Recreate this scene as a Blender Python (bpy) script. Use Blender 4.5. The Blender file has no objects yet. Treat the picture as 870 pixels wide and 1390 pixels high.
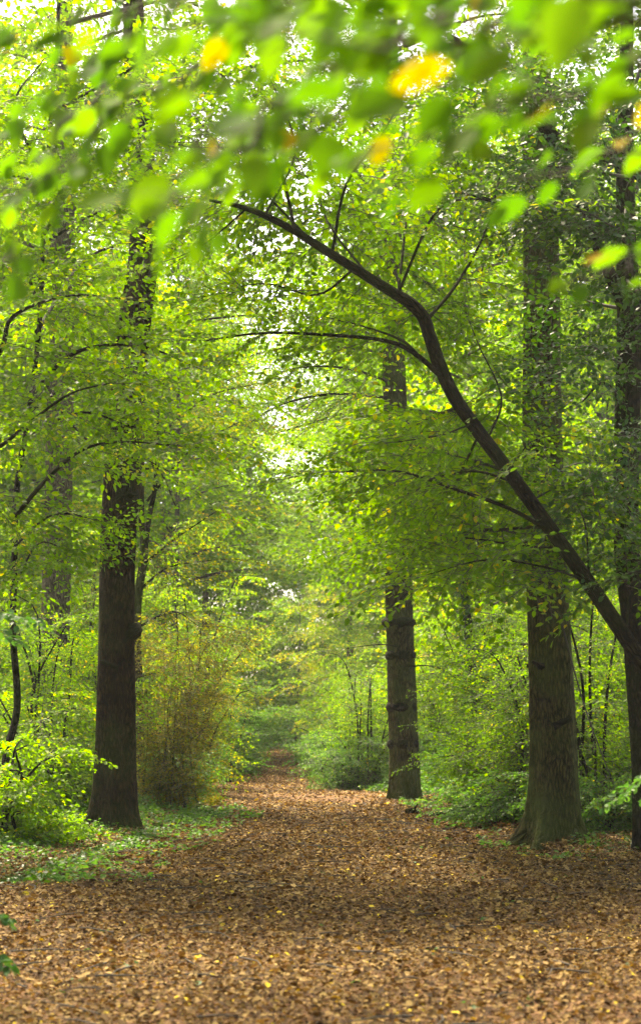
import bpy, math, random
import numpy as np

R = np.random.default_rng(11)
random.seed(11)
SC = bpy.context.scene
COL = SC.collection
PI = math.pi

# ------------------------------------------------------------------ camera geometry
FPX, CX, CY, HZ, CAMH = 2300.0, 435.0, 695.0, 985.0, 1.5
PITCH = math.atan((HZ - CY) / FPX)


def at(px, py, Y):
    """World point that lies on photo pixel (px, py) at ground distance Y."""
    u, v = (px - CX) / FPX, (CY - py) / FPX
    ry = math.cos(PITCH) - v * math.sin(PITCH)
    rz = math.sin(PITCH) + v * math.cos(PITCH)
    t = Y / ry
    return np.array([u * t, Y, CAMH + rz * t])


# path edges: (Y, x left, x right)
PATH = np.array([[-6, -3.2, 3.4], [8, -3.2, 3.6], [16, -3.0, 3.5], [18.6, -2.8, 3.3], [21.5, -2.5, 2.6], [24.5, -2.4, 2.35],
                 [28.7, -2.35, 2.3], [34.5, -2.6, 2.1], [38, -2.85, 1.3], [43, -3.0, 0.3], [48, -3.0, 0.0], [53, -3.0, 0.05],
                 [62, -3.0, -0.4], [77, -3.1, -0.7], [95, -3.3, -1.3], [115, -3.7, -1.9], [135, -4.3, -2.4]], float)


def edges(y):
    return np.interp(y, PATH[:, 0], PATH[:, 1]), np.interp(y, PATH[:, 0], PATH[:, 2])


def off_path(x, y):
    l, r = edges(y)
    return np.maximum(l - x, x - r)          # > 0 outside the path


def gz(x, y):
    x = np.asarray(x, float); y = np.asarray(y, float)
    d = np.maximum(off_path(x, y), 0)
    z = 0.22 * (1 - np.exp(-d / 3.0))
    z = z + 0.025 * np.sin(x * 1.3 + 0.7 * y) + 0.02 * np.sin(y * 0.9 - x * 0.6) + 0.012 * np.sin(3.1 * x + 2.3 * y)
    return z


# ------------------------------------------------------------------ mesh helpers
def mesh_quads(name, V, Q, mats, mi=None, tint=None, bark=None, smooth=False):
    me = bpy.data.meshes.new(name)
    V = np.ascontiguousarray(V, dtype=np.float32); Q = np.ascontiguousarray(Q, dtype=np.int32)
    n = len(Q)
    me.vertices.add(len(V)); me.vertices.foreach_set('co', V.ravel())
    me.loops.add(n * 4); me.loops.foreach_set('vertex_index', Q.ravel())
    me.polygons.add(n)
    me.polygons.foreach_set('loop_start', np.arange(0, 4 * n, 4, dtype=np.int32))
    me.polygons.foreach_set('loop_total', np.full(n, 4, dtype=np.int32))
    for m in mats:
        me.materials.append(m)
    if mi is not None:
        me.polygons.foreach_set('material_index', np.asarray(mi, dtype=np.int32))
    if smooth:
        me.polygons.foreach_set('use_smooth', np.ones(n, dtype=bool))
    if tint is not None:
        a = me.attributes.new('tint', 'FLOAT', 'FACE'); a.data.foreach_set('value', np.asarray(tint, dtype=np.float32))
    if bark is not None:
        a = me.attributes.new('bark', 'FLOAT_VECTOR', 'POINT'); a.data.foreach_set('vector', np.asarray(bark, dtype=np.float32).ravel())
    me.update(calc_edges=True)
    return me


def link(name, me, parent=None, loc=(0, 0, 0)):
    o = bpy.data.objects.new(name, me); COL.objects.link(o)
    o.location = loc
    if parent is not None:
        o.parent = parent
    return o


def thing(name, label, cat, loc, group=None):
    o = bpy.data.objects.new(name, None); COL.objects.link(o)
    o.location = loc; o.empty_display_size = 0.2
    o['label'] = label; o['category'] = cat
    if group: o['group'] = group
    return o


def norm(a):
    return a / np.maximum(np.linalg.norm(a, axis=-1, keepdims=True), 1e-9)


def smooth_path(pts, step):
    """Catmull-Rom resample."""
    P = np.array(pts, float)
    if len(P) == 2:
        n = max(2, int(np.linalg.norm(P[1] - P[0]) / step) + 1)
        t = np.linspace(0, 1, n)[:, None]
        return P[0] * (1 - t) + P[1] * t, np.linspace(0, 1, n)
    E = np.vstack([2 * P[0] - P[1], P, 2 * P[-1] - P[-2]])
    out, par = [], []
    m = len(P) - 1
    for i in range(m):
        a, b, c, d = E[i:i + 4]
        k = max(2, int(np.linalg.norm(c - b) / step) + 1)
        t = np.linspace(0, 1, k, endpoint=(i == m - 1))[:, None]
        out.append(0.5 * ((2 * b) + (c - a) * t + (2 * a - 5 * b + 4 * c - d) * t ** 2 + (3 * b - a - 3 * c + d) * t ** 3))
        par.append(i + t[:, 0])
    return np.vstack(out), np.concatenate(par)


def tube(C, rad, ns, shape=None):
    """Quads of a tube along points C with radii rad; shape(theta, s, C) multiplies the radius."""
    C = np.asarray(C, float); rad = np.asarray(rad, float)
    T = norm(np.gradient(C, axis=0))
    ref = np.array([1.0, 0, 0]) if abs(T[0][0]) < 0.8 else np.array([0, 1.0, 0])
    N = np.zeros_like(C)
    v = norm(ref - T[0] * ref.dot(T[0]))
    for i in range(len(C)):
        v = norm(v - T[i] * v.dot(T[i])); N[i] = v
    B = np.cross(T, N)
    th = np.arange(ns) / ns * 2 * PI
    s = np.concatenate([[0], np.cumsum(np.linalg.norm(np.diff(C, axis=0), axis=1))])
    rr = np.repeat(rad[:, None], ns, 1)
    if shape is not None:
        rr = rr * shape(th[None, :], s[:, None])
    V = C[:, None, :] + rr[..., None] * (np.cos(th)[None, :, None] * N[:, None, :] + np.sin(th)[None, :, None] * B[:, None, :])
    r0 = rad.mean()
    bark = np.stack([np.repeat((np.cos(th) * r0)[None], len(C), 0), np.repeat((np.sin(th) * r0)[None], len(C), 0),
                     np.repeat(s[:, None], ns, 1)], -1)
    i = np.arange(len(C) - 1)[:, None] * ns; j = np.arange(ns)[None, :]; j2 = (j + 1) % ns
    Q = np.stack([i + j, i + j2, i + ns + j2, i + ns + j], -1).reshape(-1, 4)
    return V.reshape(-1, 3), Q, bark.reshape(-1, 3)


def wobble_shape(seed, amp=0.05, flare=0.0, fh=0.25, lobes=5, ridge=0.0, nr=24):
    r = random.Random(seed)
    ks = [(r.randint(2, 6), r.uniform(0, 6.28), r.uniform(0.5, 2.2), r.uniform(0.4, 1)) for _ in range(5)]
    ph = r.uniform(0, 6.28)
    def f(th, s):
        m = 1.0
        for k, p, w, a in ks:
            m = m + amp * a * np.sin(k * th + p + 0.8 * np.sin(w * s + p))
        if ridge:      # braided bark ridges
            w1 = 1.3 * np.sin(1.9 * s + 3 * th + ph) + 0.9 * np.sin(4.7 * s + 5 * th) + 0.5 * np.sin(9.1 * s - 7 * th + ph)
            w2 = 1.1 * np.sin(2.3 * s - 4 * th) + 0.8 * np.sin(5.3 * s + 2 * th + ph)
            m = m + ridge * (np.abs(np.sin(nr * 0.5 * th * 2 / 2 + w1)) ** 0.7 + 0.6 * np.abs(np.sin(nr * th + w2)) - 0.9) * (0.75 + 0.25 * np.sin(11 * s + 6 * th))
        if flare:
            lb = np.clip(0.5 + 0.5 * np.cos(lobes * th + ph + 0.6 * np.sin(2 * th)), 0, 1) ** 2.6
            m = m + flare * np.exp(-s / fh) * (0.2 + 1.25 * lb) + 0.10 * flare * np.exp(-s / (fh * 4.5))
        return m
    return f


# ------------------------------------------------------------------ materials
def new_mat(name):
    m = bpy.data.materials.new(name); m.use_nodes = True
    nt = m.node_tree; nt.nodes.clear()
    out = nt.nodes.new('ShaderNodeOutputMaterial')
    return m, nt, out


def ramp(nt, stops, interp='LINEAR'):
    n = nt.nodes.new('ShaderNodeValToRGB'); n.color_ramp.interpolation = interp
    e = n.color_ramp.elements
    while len(e) < len(stops): e.new(0.5)
    for el, (p, c) in zip(e, stops):
        el.position = p; el.color = (*c, 1)
    return n


def leaf_mat(name, stops, trans=(1.95, 2.25, 0.2), fac=0.6, rough=0.5, spec=0.14, interp='LINEAR'):
    m, nt, out = new_mat(name)
    at_ = nt.nodes.new('ShaderNodeAttribute'); at_.attribute_name = 'tint'
    rp = ramp(nt, stops, interp); nt.links.new(at_.outputs['Fac'], rp.inputs[0])
    pb = nt.nodes.new('ShaderNodeBsdfPrincipled')
    pb.inputs['Roughness'].default_value = rough; pb.inputs['Specular IOR Level'].default_value = spec
    nt.links.new(rp.outputs[0], pb.inputs['Base Color'])
    mul = nt.nodes.new('ShaderNodeMix'); mul.data_type = 'RGBA'; mul.blend_type = 'MULTIPLY'; mul.inputs[0].default_value = 1
    nt.links.new(rp.outputs[0], mul.inputs[6]); mul.inputs[7].default_value = (*trans, 1); mul.clamp_result = False
    tr = nt.nodes.new('ShaderNodeBsdfTranslucent'); nt.links.new(mul.outputs[2], tr.inputs[0])
    mx = nt.nodes.new('ShaderNodeMixShader'); mx.inputs[0].default_value = fac
    nt.links.new(pb.outputs[0], mx.inputs[1]); nt.links.new(tr.outputs[0], mx.inputs[2])
    nt.links.new(mx.outputs[0], out.inputs[0])
    return m


def bark_mat(name, c_dark, c_mid, c_light, moss=(0.06, 0.08, 0.015), moss_amt=0.5, freq=34, vfreq=5):
    m, nt, out = new_mat(name)
    L = nt.links.new
    at_ = nt.nodes.new('ShaderNodeAttribute'); at_.attribute_name = 'bark'
    n0 = nt.nodes.new('ShaderNodeTexNoise'); n0.inputs['Scale'].default_value = 6; n0.inputs['Detail'].default_value = 3
    L(at_.outputs['Vector'], n0.inputs['Vector'])
    ad = nt.nodes.new('ShaderNodeMix'); ad.data_type = 'RGBA'; ad.blend_type = 'LINEAR_LIGHT'; ad.inputs[0].default_value = 0.035
    L(at_.outputs['Vector'], ad.inputs[6]); L(n0.outputs['Color'], ad.inputs[7])
    mp = nt.nodes.new('ShaderNodeMapping'); mp.inputs['Scale'].default_value = (freq, freq, vfreq)
    L(ad.outputs[2], mp.inputs[0])
    vo = nt.nodes.new('ShaderNodeTexVoronoi'); vo.feature = 'DISTANCE_TO_EDGE'; vo.inputs['Scale'].default_value = 1
    L(mp.outputs[0], vo.inputs['Vector'])
    n1 = nt.nodes.new('ShaderNodeTexNoise'); n1.inputs['Scale'].default_value = 2.2; n1.inputs['Detail'].default_value = 6
    L(mp.outputs[0], n1.inputs['Vector'])
    ht = nt.nodes.new('ShaderNodeMath'); ht.operation = 'MULTIPLY_ADD'; ht.inputs[1].default_value = 1.3
    L(vo.outputs['Distance'], ht.inputs[0]); L(n1.outputs['Fac'], ht.inputs[2])
    rp = ramp(nt, [(0.46, c_dark), (0.66, c_mid), (1.0, c_light)])
    L(ht.outputs[0], rp.inputs[0])
    n2 = nt.nodes.new('ShaderNodeTexNoise'); n2.inputs['Scale'].default_value = 1.7; n2.inputs['Detail'].default_value = 5
    L(at_.outputs['Vector'], n2.inputs['Vector'])
    rm = ramp(nt, [(0.42, (0, 0, 0)), (0.62, (moss_amt,) * 3)]); L(n2.outputs['Fac'], rm.inputs[0])
    sx = nt.nodes.new('ShaderNodeSeparateXYZ'); L(at_.outputs['Vector'], sx.inputs[0])
    mr = nt.nodes.new('ShaderNodeMapRange'); mr.inputs[1].default_value = 0.1; mr.inputs[2].default_value = 1.3; mr.inputs[3].default_value = 0.10; mr.inputs[4].default_value = 0.0
    L(sx.outputs[2], mr.inputs[0])
    sm = nt.nodes.new('ShaderNodeMath'); sm.operation = 'ADD'; L(n2.outputs['Fac'], sm.inputs[0]); L(mr.outputs[0], sm.inputs[1]); L(sm.outputs[0], rm.inputs[0])
    mx = nt.nodes.new('ShaderNodeMix'); mx.data_type = 'RGBA'; L(rm.outputs[0], mx.inputs[0]); L(rp.outputs[0], mx.inputs[6])
    mx.inputs[7].default_value = (*moss, 1)
    bp = nt.nodes.new('ShaderNodeBump'); bp.inputs['Strength'].default_value = 0.9; bp.inputs['Distance'].default_value = 0.03
    L(ht.outputs[0], bp.inputs['Height'])
    pb = nt.nodes.new('ShaderNodeBsdfPrincipled'); pb.inputs['Roughness'].default_value = 0.9
    pb.inputs['Specular IOR Level'].default_value = 0.06
    L(mx.outputs[2], pb.inputs['Base Color']); L(bp.outputs[0], pb.inputs['Normal']); L(pb.outputs[0], out.inputs[0])
    return m


def plain_mat(name, col, rough=0.9):
    m, nt, out = new_mat(name)
    pb = nt.nodes.new('ShaderNodeBsdfPrincipled'); pb.inputs['Roughness'].default_value = rough
    n = nt.nodes.new('ShaderNodeTexNoise'); n.inputs['Scale'].default_value = 9; n.inputs['Detail'].default_value = 5
    tc = nt.nodes.new('ShaderNodeTexCoord'); nt.links.new(tc.outputs['Object'], n.inputs['Vector'])
    rp = ramp(nt, [(0.3, tuple(c * 0.6 for c in col)), (0.7, tuple(c * 1.3 for c in col))]); nt.links.new(n.outputs['Fac'], rp.inputs[0])
    nt.links.new(rp.outputs[0], pb.inputs['Base Color']); nt.links.new(pb.outputs[0], out.inputs[0])
    return m


M = {}
M['leaf_green'] = leaf_mat('hornbeam_leaf', [(0, (0.040, 0.088, 0.004)), (0.5, (0.075, 0.140, 0.004)), (0.86, (0.13, 0.185, 0.005)),
                                             (0.95, (0.20, 0.20, 0.015)), (1, (0.34, 0.24, 0.02))])
M['leaf_bright'] = leaf_mat('lime_leaf', [(0, (0.06, 0.125, 0.004)), (0.5, (0.105, 0.185, 0.005)), (0.85, (0.16, 0.225, 0.006)),
                                          (0.94, (0.26, 0.24, 0.016)), (1, (0.40, 0.28, 0.02))])
M['leaf_autumn'] = leaf_mat('autumn_leaf', [(0, (0.06, 0.10, 0.006)), (0.45, (0.12, 0.15, 0.008)), (0.75, (0.22, 0.19, 0.012)),
                                            (0.92, (0.30, 0.20, 0.02)), (1, (0.24, 0.11, 0.02))])
M['leaf_olive'] = leaf_mat('olive_leaf', [(0, (0.06, 0.075, 0.010)), (0.4, (0.12, 0.115, 0.015)), (0.8, (0.20, 0.135, 0.02)),
                                          (1, (0.16, 0.09, 0.03))], fac=0.4)
M['leaf_dark'] = leaf_mat('dark_leaf', [(0, (0.016, 0.050, 0.006)), (0.6, (0.032, 0.085, 0.007)), (1, (0.07, 0.13, 0.008))], fac=0.35, rough=0.42, spec=0.25)
M['leaf_cool'] = leaf_mat('cool_leaf', [(0, (0.030, 0.085, 0.022)), (0.6, (0.055, 0.13, 0.032)), (1, (0.09, 0.17, 0.03))], trans=(1.4, 1.7, 0.7), fac=0.4, spec=0.15)
M['leaf_herb'] = leaf_mat('herb_leaf', [(0, (0.035, 0.095, 0.016)), (0.6, (0.065, 0.15, 0.024)), (0.9, (0.11, 0.19, 0.025)), (1, (0.24, 0.22, 0.03))],
                          trans=(1.8, 2.0, 0.7), fac=0.5, spec=0.2)
M['leaf_beech'] = leaf_mat('beech_leaf', [(0, (0.045, 0.105, 0.014)), (0.5, (0.070, 0.140, 0.018)), (0.9, (0.105, 0.170, 0.020)),
                                          (0.93, (0.25, 0.18, 0.010)), (1, (0.30, 0.18, 0.012))], trans=(1.5, 1.9, 0.3), fac=0.5, rough=0.7, spec=0.02)
M['litter'] = leaf_mat('fallen_leaf', [(0, (0.018, 0.009, 0.002)), (0.28, (0.060, 0.031, 0.009)), (0.58, (0.140, 0.080, 0.024)), (0.82, (0.265, 0.168, 0.054)),
                                       (0.955, (0.40, 0.27, 0.09)), (0.97, (0.50, 0.34, 0.03)), (1, (0.52, 0.38, 0.03))], trans=(1, 0.8, 0.4), fac=0.18, rough=0.75, spec=0.12)
M['twig'] = plain_mat('twig_bark', (0.035, 0.026, 0.016))
M['bark_oak'] = bark_mat('oak_bark', (0.005, 0.004, 0.0015), (0.032, 0.026, 0.009), (0.080, 0.066, 0.022))
M['bark_brown'] = bark_mat('brown_bark', (0.003, 0.002, 0.001), (0.018, 0.0105, 0.0045), (0.046, 0.028, 0.012), moss_amt=0.25)
M['bark_dark'] = bark_mat('dark_bark', (0.004, 0.003, 0.002), (0.012, 0.009, 0.005), (0.03, 0.023, 0.012), moss=(0.025, 0.035, 0.006), moss_amt=0.4, freq=28, vfreq=7)
M['bark_grey'] = bark_mat('grey_bark', (0.02, 0.017, 0.011), (0.085, 0.070, 0.043), (0.15, 0.125, 0.08), moss_amt=0.3)


def ground_mat(name, stops):
    m, nt, out = new_mat(name); L = nt.links.new
    tc = nt.nodes.new('ShaderNodeTexCoord')
    n1 = nt.nodes.new('ShaderNodeTexNoise'); n1.inputs['Scale'].default_value = 14; n1.inputs['Detail'].default_value = 8
    n2 = nt.nodes.new('ShaderNodeTexNoise'); n2.inputs['Scale'].default_value = 0.6; n2.inputs['Detail'].default_value = 4
    L(tc.outputs['Object'], n1.inputs['Vector']); L(tc.outputs['Object'], n2.inputs['Vector'])
    ad = nt.nodes.new('ShaderNodeMath'); ad.operation = 'MULTIPLY_ADD'; ad.inputs[1].default_value = 0.5
    L(n2.outputs['Fac'], ad.inputs[0]); L(n1.outputs['Fac'], ad.inputs[2])
    rp = ramp(nt, stops); L(ad.outputs[0], rp.inputs[0])
    bp = nt.nodes.new('ShaderNodeBump'); bp.inputs['Strength'].default_value = 0.6; bp.inputs['Distance'].default_value = 0.03
    L(n1.outputs['Fac'], bp.inputs['Height'])
    pb = nt.nodes.new('ShaderNodeBsdfPrincipled'); pb.inputs['Roughness'].default_value = 0.95; pb.inputs['Specular IOR Level'].default_value = 0.15
    L(rp.outputs[0], pb.inputs['Base Color']); L(bp.outputs[0], pb.inputs['Normal']); L(pb.outputs[0], out.inputs[0])
    return m


M['soil'] = ground_mat('forest_soil', [(0.5, (0.02, 0.016, 0.009)), (0.75, (0.055, 0.042, 0.02)), (0.95, (0.10, 0.075, 0.035))])
M['path'] = ground_mat('path_mould', [(0.5, (0.035, 0.018, 0.008)), (0.75, (0.11, 0.055, 0.022)), (0.95, (0.20, 0.11, 0.05))])

# ------------------------------------------------------------------ leaves
#                    base   L1            L2             tip          R2             R1
LEAF = np.array([[0, 0, 0], [0.30, 0.27, 0.06], [0.70, 0.25, 0.03], [1, 0, -0.09], [0.70, -0.25, 0.03], [0.30, -0.27, 0.06]], float)
LEAFQ = np.array([[0, 3, 2, 1], [0, 5, 4, 3]])


def leaves_mesh(P, D, N, S, width=1.0):
    """Verts and quads of many leaves: positions, directions, normals, sizes."""
    D = norm(D); N = norm(N - D * (D * N).sum(-1, keepdims=True)); B = np.cross(N, D)
    V = P[:, None, :] + S[:, None, None] * (LEAF[None, :, 0:1] * D[:, None, :] + width * LEAF[None, :, 1:2] * B[:, None, :] + LEAF[None, :, 2:3] * N[:, None, :])
    Q = (np.arange(len(P))[:, None, None] * 6 + LEAFQ[None]).reshape(-1, 4)
    return V.reshape(-1, 3), Q


def make_spray(rng, L=1.1, leaf=0.07, side=8, per=6, tilt=0.8, droop=0.18, flat=0.12):
    """One leafy branchlet along +X: leaf frames (P, D, N, S) and thin twig tubes."""
    P, D, N, S, TV, TQ = [], [], [], [], [], []
    nt = 0
    def axis(p0, ang, ln, el, n_leaf, r):
        nonlocal nt
        t = np.linspace(0, 1, 5)
        d = np.array([math.cos(ang), math.sin(ang), 0])
        C = p0 + ln * t[:, None] * d + np.array([0, 0, 1.0]) * (el * ln * t - droop * ln * t ** 2)[:, None]
        C[1:-1] += rng.normal(0, 0.015 * ln, (3, 3))
        v, q, _ = tube(C, np.linspace(r, r * 0.4, 5), 3)
        TV.append(v); TQ.append(q + nt); nt += len(v)
        for i in range(n_leaf):
            u = (i + rng.uniform(0.3, 0.9)) / n_leaf
            p = np.array([np.interp(u, t, C[:, k]) for k in range(3)])
            sgn = 1 if i % 2 else -1
            a = ang + sgn * rng.uniform(0.6, 1.15) * (1 - 0.6 * (u > 0.93))
            dd = np.array([math.cos(a), math.sin(a), rng.normal(-0.25, 0.3)])
            nn = np.array([rng.normal(0, tilt), rng.normal(0, tilt), 1.0])
            P.append(p); D.append(dd); N.append(nn); S.append(leaf * rng.uniform(0.6, 1.2))
        return C
    main = axis(np.zeros(3), 0, L, rng.normal(0, 0.05), max(4, per), 0.006)
    for k in range(side):
        u = (k + 0.7) / (side + 0.6)
        p = np.array([np.interp(u, np.linspace(0, 1, 5), main[:, c]) for c in range(3)])
        sgn = 1 if k % 2 else -1
        ln = L * (0.55 * (1 - u) + 0.16) * rng.uniform(0.7, 1.2)
        axis(p, sgn * rng.uniform(0.6, 0.95), ln, rng.normal(0, flat), max(3, int(per * ln / L / 0.4)), 0.0035)
    return dict(P=np.array(P), D=np.array(D), N=np.array(N), S=np.array(S), TV=np.vstack(TV), TQ=np.vstack(TQ))


SPRAY = {
    'beech': [make_spray(R, 1.2, 0.092, 9, 7, tilt=0.65) for _ in range(7)],
    'fine': [make_spray(R, 1.0, 0.066, 9, 8, tilt=0.85) for _ in range(6)],
    'big': [make_spray(R, 1.5, 0.125, 9, 8, tilt=0.9) for _ in range(6)],
    'huge': [make_spray(R, 2.4, 0.24, 9, 8, tilt=0.95) for _ in range(5)],
    'sparse': [make_spray(R, 1.0, 0.06, 8, 7, tilt=0.9, flat=0.5, droop=0.1) for _ in range(6)],
}


def rot_zyx(yaw, pitch, roll):
    cy, sy, cp, sp, cr, sr = np.cos(yaw), np.sin(yaw), np.cos(pitch), np.sin(pitch), np.cos(roll), np.sin(roll)
    m = np.empty(yaw.shape + (3, 3))
    m[..., 0, 0] = cy * cp; m[..., 0, 1] = cy * sp * sr - sy * cr; m[..., 0, 2] = cy * sp * cr + sy * sr
    m[..., 1, 0] = sy * cp; m[..., 1, 1] = sy * sp * sr + cy * cr; m[..., 1, 2] = sy * sp * cr - cy * sr
    m[..., 2, 0] = -sp; m[..., 2, 1] = cp * sr; m[..., 2, 2] = cp * cr
    return m


DENS = 0.58


class Crown:
    """Collects sprays (and thin wood) and builds one crown mesh."""
    def __init__(self, kind='beech', seed=0, tint=(0.0, 1.0), width=1.0):
        self.kind = kind; self.rng = np.random.default_rng(seed); self.pl = []; self.wood = []; self.tint = tint; self.width = width

    def spray(self, p, yaw, pitch=0.0, roll=0.0, sc=1.0):
        self.pl.append((*p, yaw, pitch, roll, sc))

    def along(self, pts, start=0.2, step=0.45, spread=0.9, sc=1.0, droop=0.1, tip=True, jit=0.1):
        """Sprays to both sides of a bough polyline."""
        r = self.rng
        C, _ = smooth_path(pts, 0.1)
        s = np.concatenate([[0], np.cumsum(np.linalg.norm(np.diff(C, axis=0), axis=1))])
        u = start * s[-1] + r.uniform(0, step); k = 0
        while u < s[-1]:
            p = np.array([np.interp(u, s, C[:, c]) for c in range(3)]); i = min(int(np.searchsorted(s, u)), len(C) - 2)
            t = C[i + 1] - C[i]; yaw = math.atan2(t[1], t[0])
            f = 0.75 + 0.5 * (1 - u / s[-1])
            self.spray(p + r.normal(0, jit, 3) * 0.3, yaw + (1 if k % 2 else -1) * r.uniform(0.45, 1.1) * spread * 1.2, droop + r.normal(0, 0.3), r.normal(0, 0.5), sc * f * r.uniform(0.7, 1.15))
            u += step * DENS * r.uniform(0.6, 1.4); k += 1
        if tip:
            t = C[-1] - C[-3]
            self.spray(C[-1], math.atan2(t[1], t[0]), droop + r.normal(0, 0.15), r.normal(0, 0.3), sc)

    def limb(self, pts, r0, r1, ns=5):
        C, par = smooth_path(pts, 0.35)
        s = np.linspace(0, 1, len(C))
        self.wood.append(tube(C, r0 + (r1 - r0) * s, ns)[:2])

    def build(self, name, leafm, parent=None, loc=(0, 0, 0), twigm=None):
        r = self.rng; sp = SPRAY[self.kind]; off = np.asarray(loc, float)
        Vs, Qs, Ms, Ts = [], [], [], []; nv = 0
        pl = np.array(self.pl, float)
        var = r.integers(0, len(sp), len(pl))
        for k, s in enumerate(sp):
            a = pl[var == k]
            if not len(a): continue
            Rm = rot_zyx(a[:, 3], a[:, 4], a[:, 5]); sc = a[:, 6]
            P = np.einsum('aij,lj->ali', Rm, s['P']) * sc[:, None, None] + (a[:, None, :3] - off)
            D = np.einsum('aij,lj->ali', Rm, s['D']); N = np.einsum('aij,lj->ali', Rm, s['N'])
            n = P.shape[1]
            D = D + r.normal(0, 0.12, D.shape); N = N + r.normal(0, 0.12, N.shape)
            keep = r.random((len(a), n)).ravel() > 0.08
            S = (s['S'][None] * np.clip(sc, 0.7, 1.15)[:, None]).ravel()[keep]
            V, Q = leaves_mesh(P.reshape(-1, 3)[keep], D.reshape(-1, 3)[keep], N.reshape(-1, 3)[keep], S, self.width)
            t = np.repeat(r.random(len(a)) * 0.35, n) + r.random(len(a) * n) ** 1.3 * 0.7
            t = self.tint[0] + (self.tint[1] - self.tint[0]) * np.clip(t, 0, 1)
            Vs.append(V); Qs.append(Q + nv); nv += len(V); Ts.append(np.repeat(t[keep], 2)); Ms.append(np.zeros(len(Q), int))
            TV = (np.einsum('aij,lj->ali', Rm, s['TV']) * sc[:, None, None] + (a[:, None, :3] - off)).reshape(-1, 3)
            TQ = (np.arange(len(a))[:, None, None] * len(s['TV']) + s['TQ'][None]).reshape(-1, 4)
            Vs.append(TV); Qs.append(TQ + nv); nv += len(TV); Ts.append(np.zeros(len(TQ))); Ms.append(np.ones(len(TQ), int))
        for v, q in self.wood:
            Vs.append(v - off); Qs.append(q + nv); nv += len(v); Ts.append(np.zeros(len(q))); Ms.append(np.ones(len(q), int))
        me = mesh_quads(name, np.vstack(Vs), np.vstack(Qs), [leafm, twigm or M['twig']], np.concatenate(Ms), np.concatenate(Ts))
        return link(name, me, parent)


def trunk_part(name, pts, radii, mat, parent, loc, ns=20, step=0.15, seed=1, amp=0.05, flare=0.0, fh=0.22, lobes=5, ridge=0.0):
    C, par = smooth_path(np.array(pts, float) - np.asarray(loc, float), step)
    rad = np.interp(par, np.arange(len(radii)), radii)
    V, Q, b = tube(C, rad, ns, wobble_shape(seed, amp, flare, fh, lobes, ridge))
    b = b + np.array([seed * 3.7, seed * 1.9, 0])
    return link(name, mesh_quads(name, V, Q, [mat], bark=b, smooth=True), parent)


def generic_limbs(cr, base, H, h0, n, reach, rng, rise=0.35, r0=0.03, sc=1.0, step=0.5, yaw0=None, arc=None, cone=0.6):
    """n limbs up a stem, clothed with sprays, collected in crown cr."""
    for i in range(n):
        u = (i + rng.uniform(0.2, 0.8)) / n
        z = h0 + (H - h0) * u
        yaw = (i * 2.39996 + rng.uniform(-0.4, 0.4)) if arc is None else yaw0 + rng.uniform(-arc, arc)
        ln = reach * (1 - cone * u) * rng.uniform(0.7, 1.15)
        p0 = np.array([base[0], base[1], base[2] + z])
        d = np.array([math.cos(yaw), math.sin(yaw), 0])
        sd = np.array([-d[1], d[0], 0]) * rng.normal(0, 0.12)
        pts = [p0, p0 + ln * 0.4 * (d + sd) + np.array([0, 0, rise * ln * 0.4]), p0 + ln * 0.75 * (d - sd) + np.array([0, 0, rise * ln * 0.58]), p0 + ln * d + np.array([0, 0, rise * ln * 0.55])]
        cr.limb(pts, r0 * (1.1 - 0.5 * u), 0.006)
        cr.along(pts, 0.12, step, sc=sc, droop=0.12)
    cr.spray((base[0], base[1], base[2] + H), rng.uniform(0, 6), -0.5, 0, sc)


# ================================================================== SETTING
def sheet(name, V, Q, mat):
    o = link(name, mesh_quads(name, V, Q, [mat], smooth=True)); o['kind'] = 'structure'; return o


def grid_sheet(name, xs, ys, zf, mat):
    X, Y = np.meshgrid(xs, ys)
    V = np.stack([X, Y, zf(X, Y)], -1).reshape(-1, 3)
    nx = len(xs); i = np.arange(len(ys) - 1)[:, None] * nx; j = np.arange(nx - 1)[None]
    Q = np.stack([i + j, i + j + 1, i + nx + j + 1, i + nx + j], -1).reshape(-1, 4)
    return sheet(name, V, Q, mat)


xs = np.concatenate([np.linspace(-300, -14, 20), np.arange(-13.5, 13.6, 0.3), np.linspace(14, 300, 20)])
ys = np.concatenate([np.linspace(-250, -8, 14), np.arange(-7, 60, 0.3), np.arange(60, 140, 1.5), np.linspace(142, 420, 16)])
grid_sheet('ground', xs, ys, lambda x, y: gz(x, y), M['soil'])
# the trodden path: a sheet 4 mm above the ground, with a wandering edge
yy = np.arange(-6, 135, 0.3); l, r = edges(yy)
l = l + 0.25 * np.sin(yy * 0.9) + 0.15 * np.sin(yy * 2.3); r = r + 0.22 * np.sin(yy * 0.8 + 1) + 0.15 * np.sin(yy * 2.1)
uu = np.linspace(0, 1, 13)
X = l[:, None] * (1 - uu) + r[:, None] * uu; Y = np.repeat(yy[:, None], 13, 1)
V = np.stack([X, Y, gz(X, Y) + 0.006], -1).reshape(-1, 3)
i = np.arange(len(yy) - 1)[:, None] * 13; j = np.arange(12)[None]
sheet('path', V, np.stack([i + j, i + j + 1, i + 14 + j, i + 13 + j], -1).reshape(-1, 4), M['path'])

# fallen leaves: one uncountable layer
def scatter(n, y0, y1, xpad, power=1.0):
    """Random ground points over the path and a margin, denser close by."""
    y = y0 + (y1 - y0) * R.random(n) ** power
    l, r = edges(y)
    x = l - xpad + (r - l + 2 * xpad) * R.random(n)
    return x, y

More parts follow.
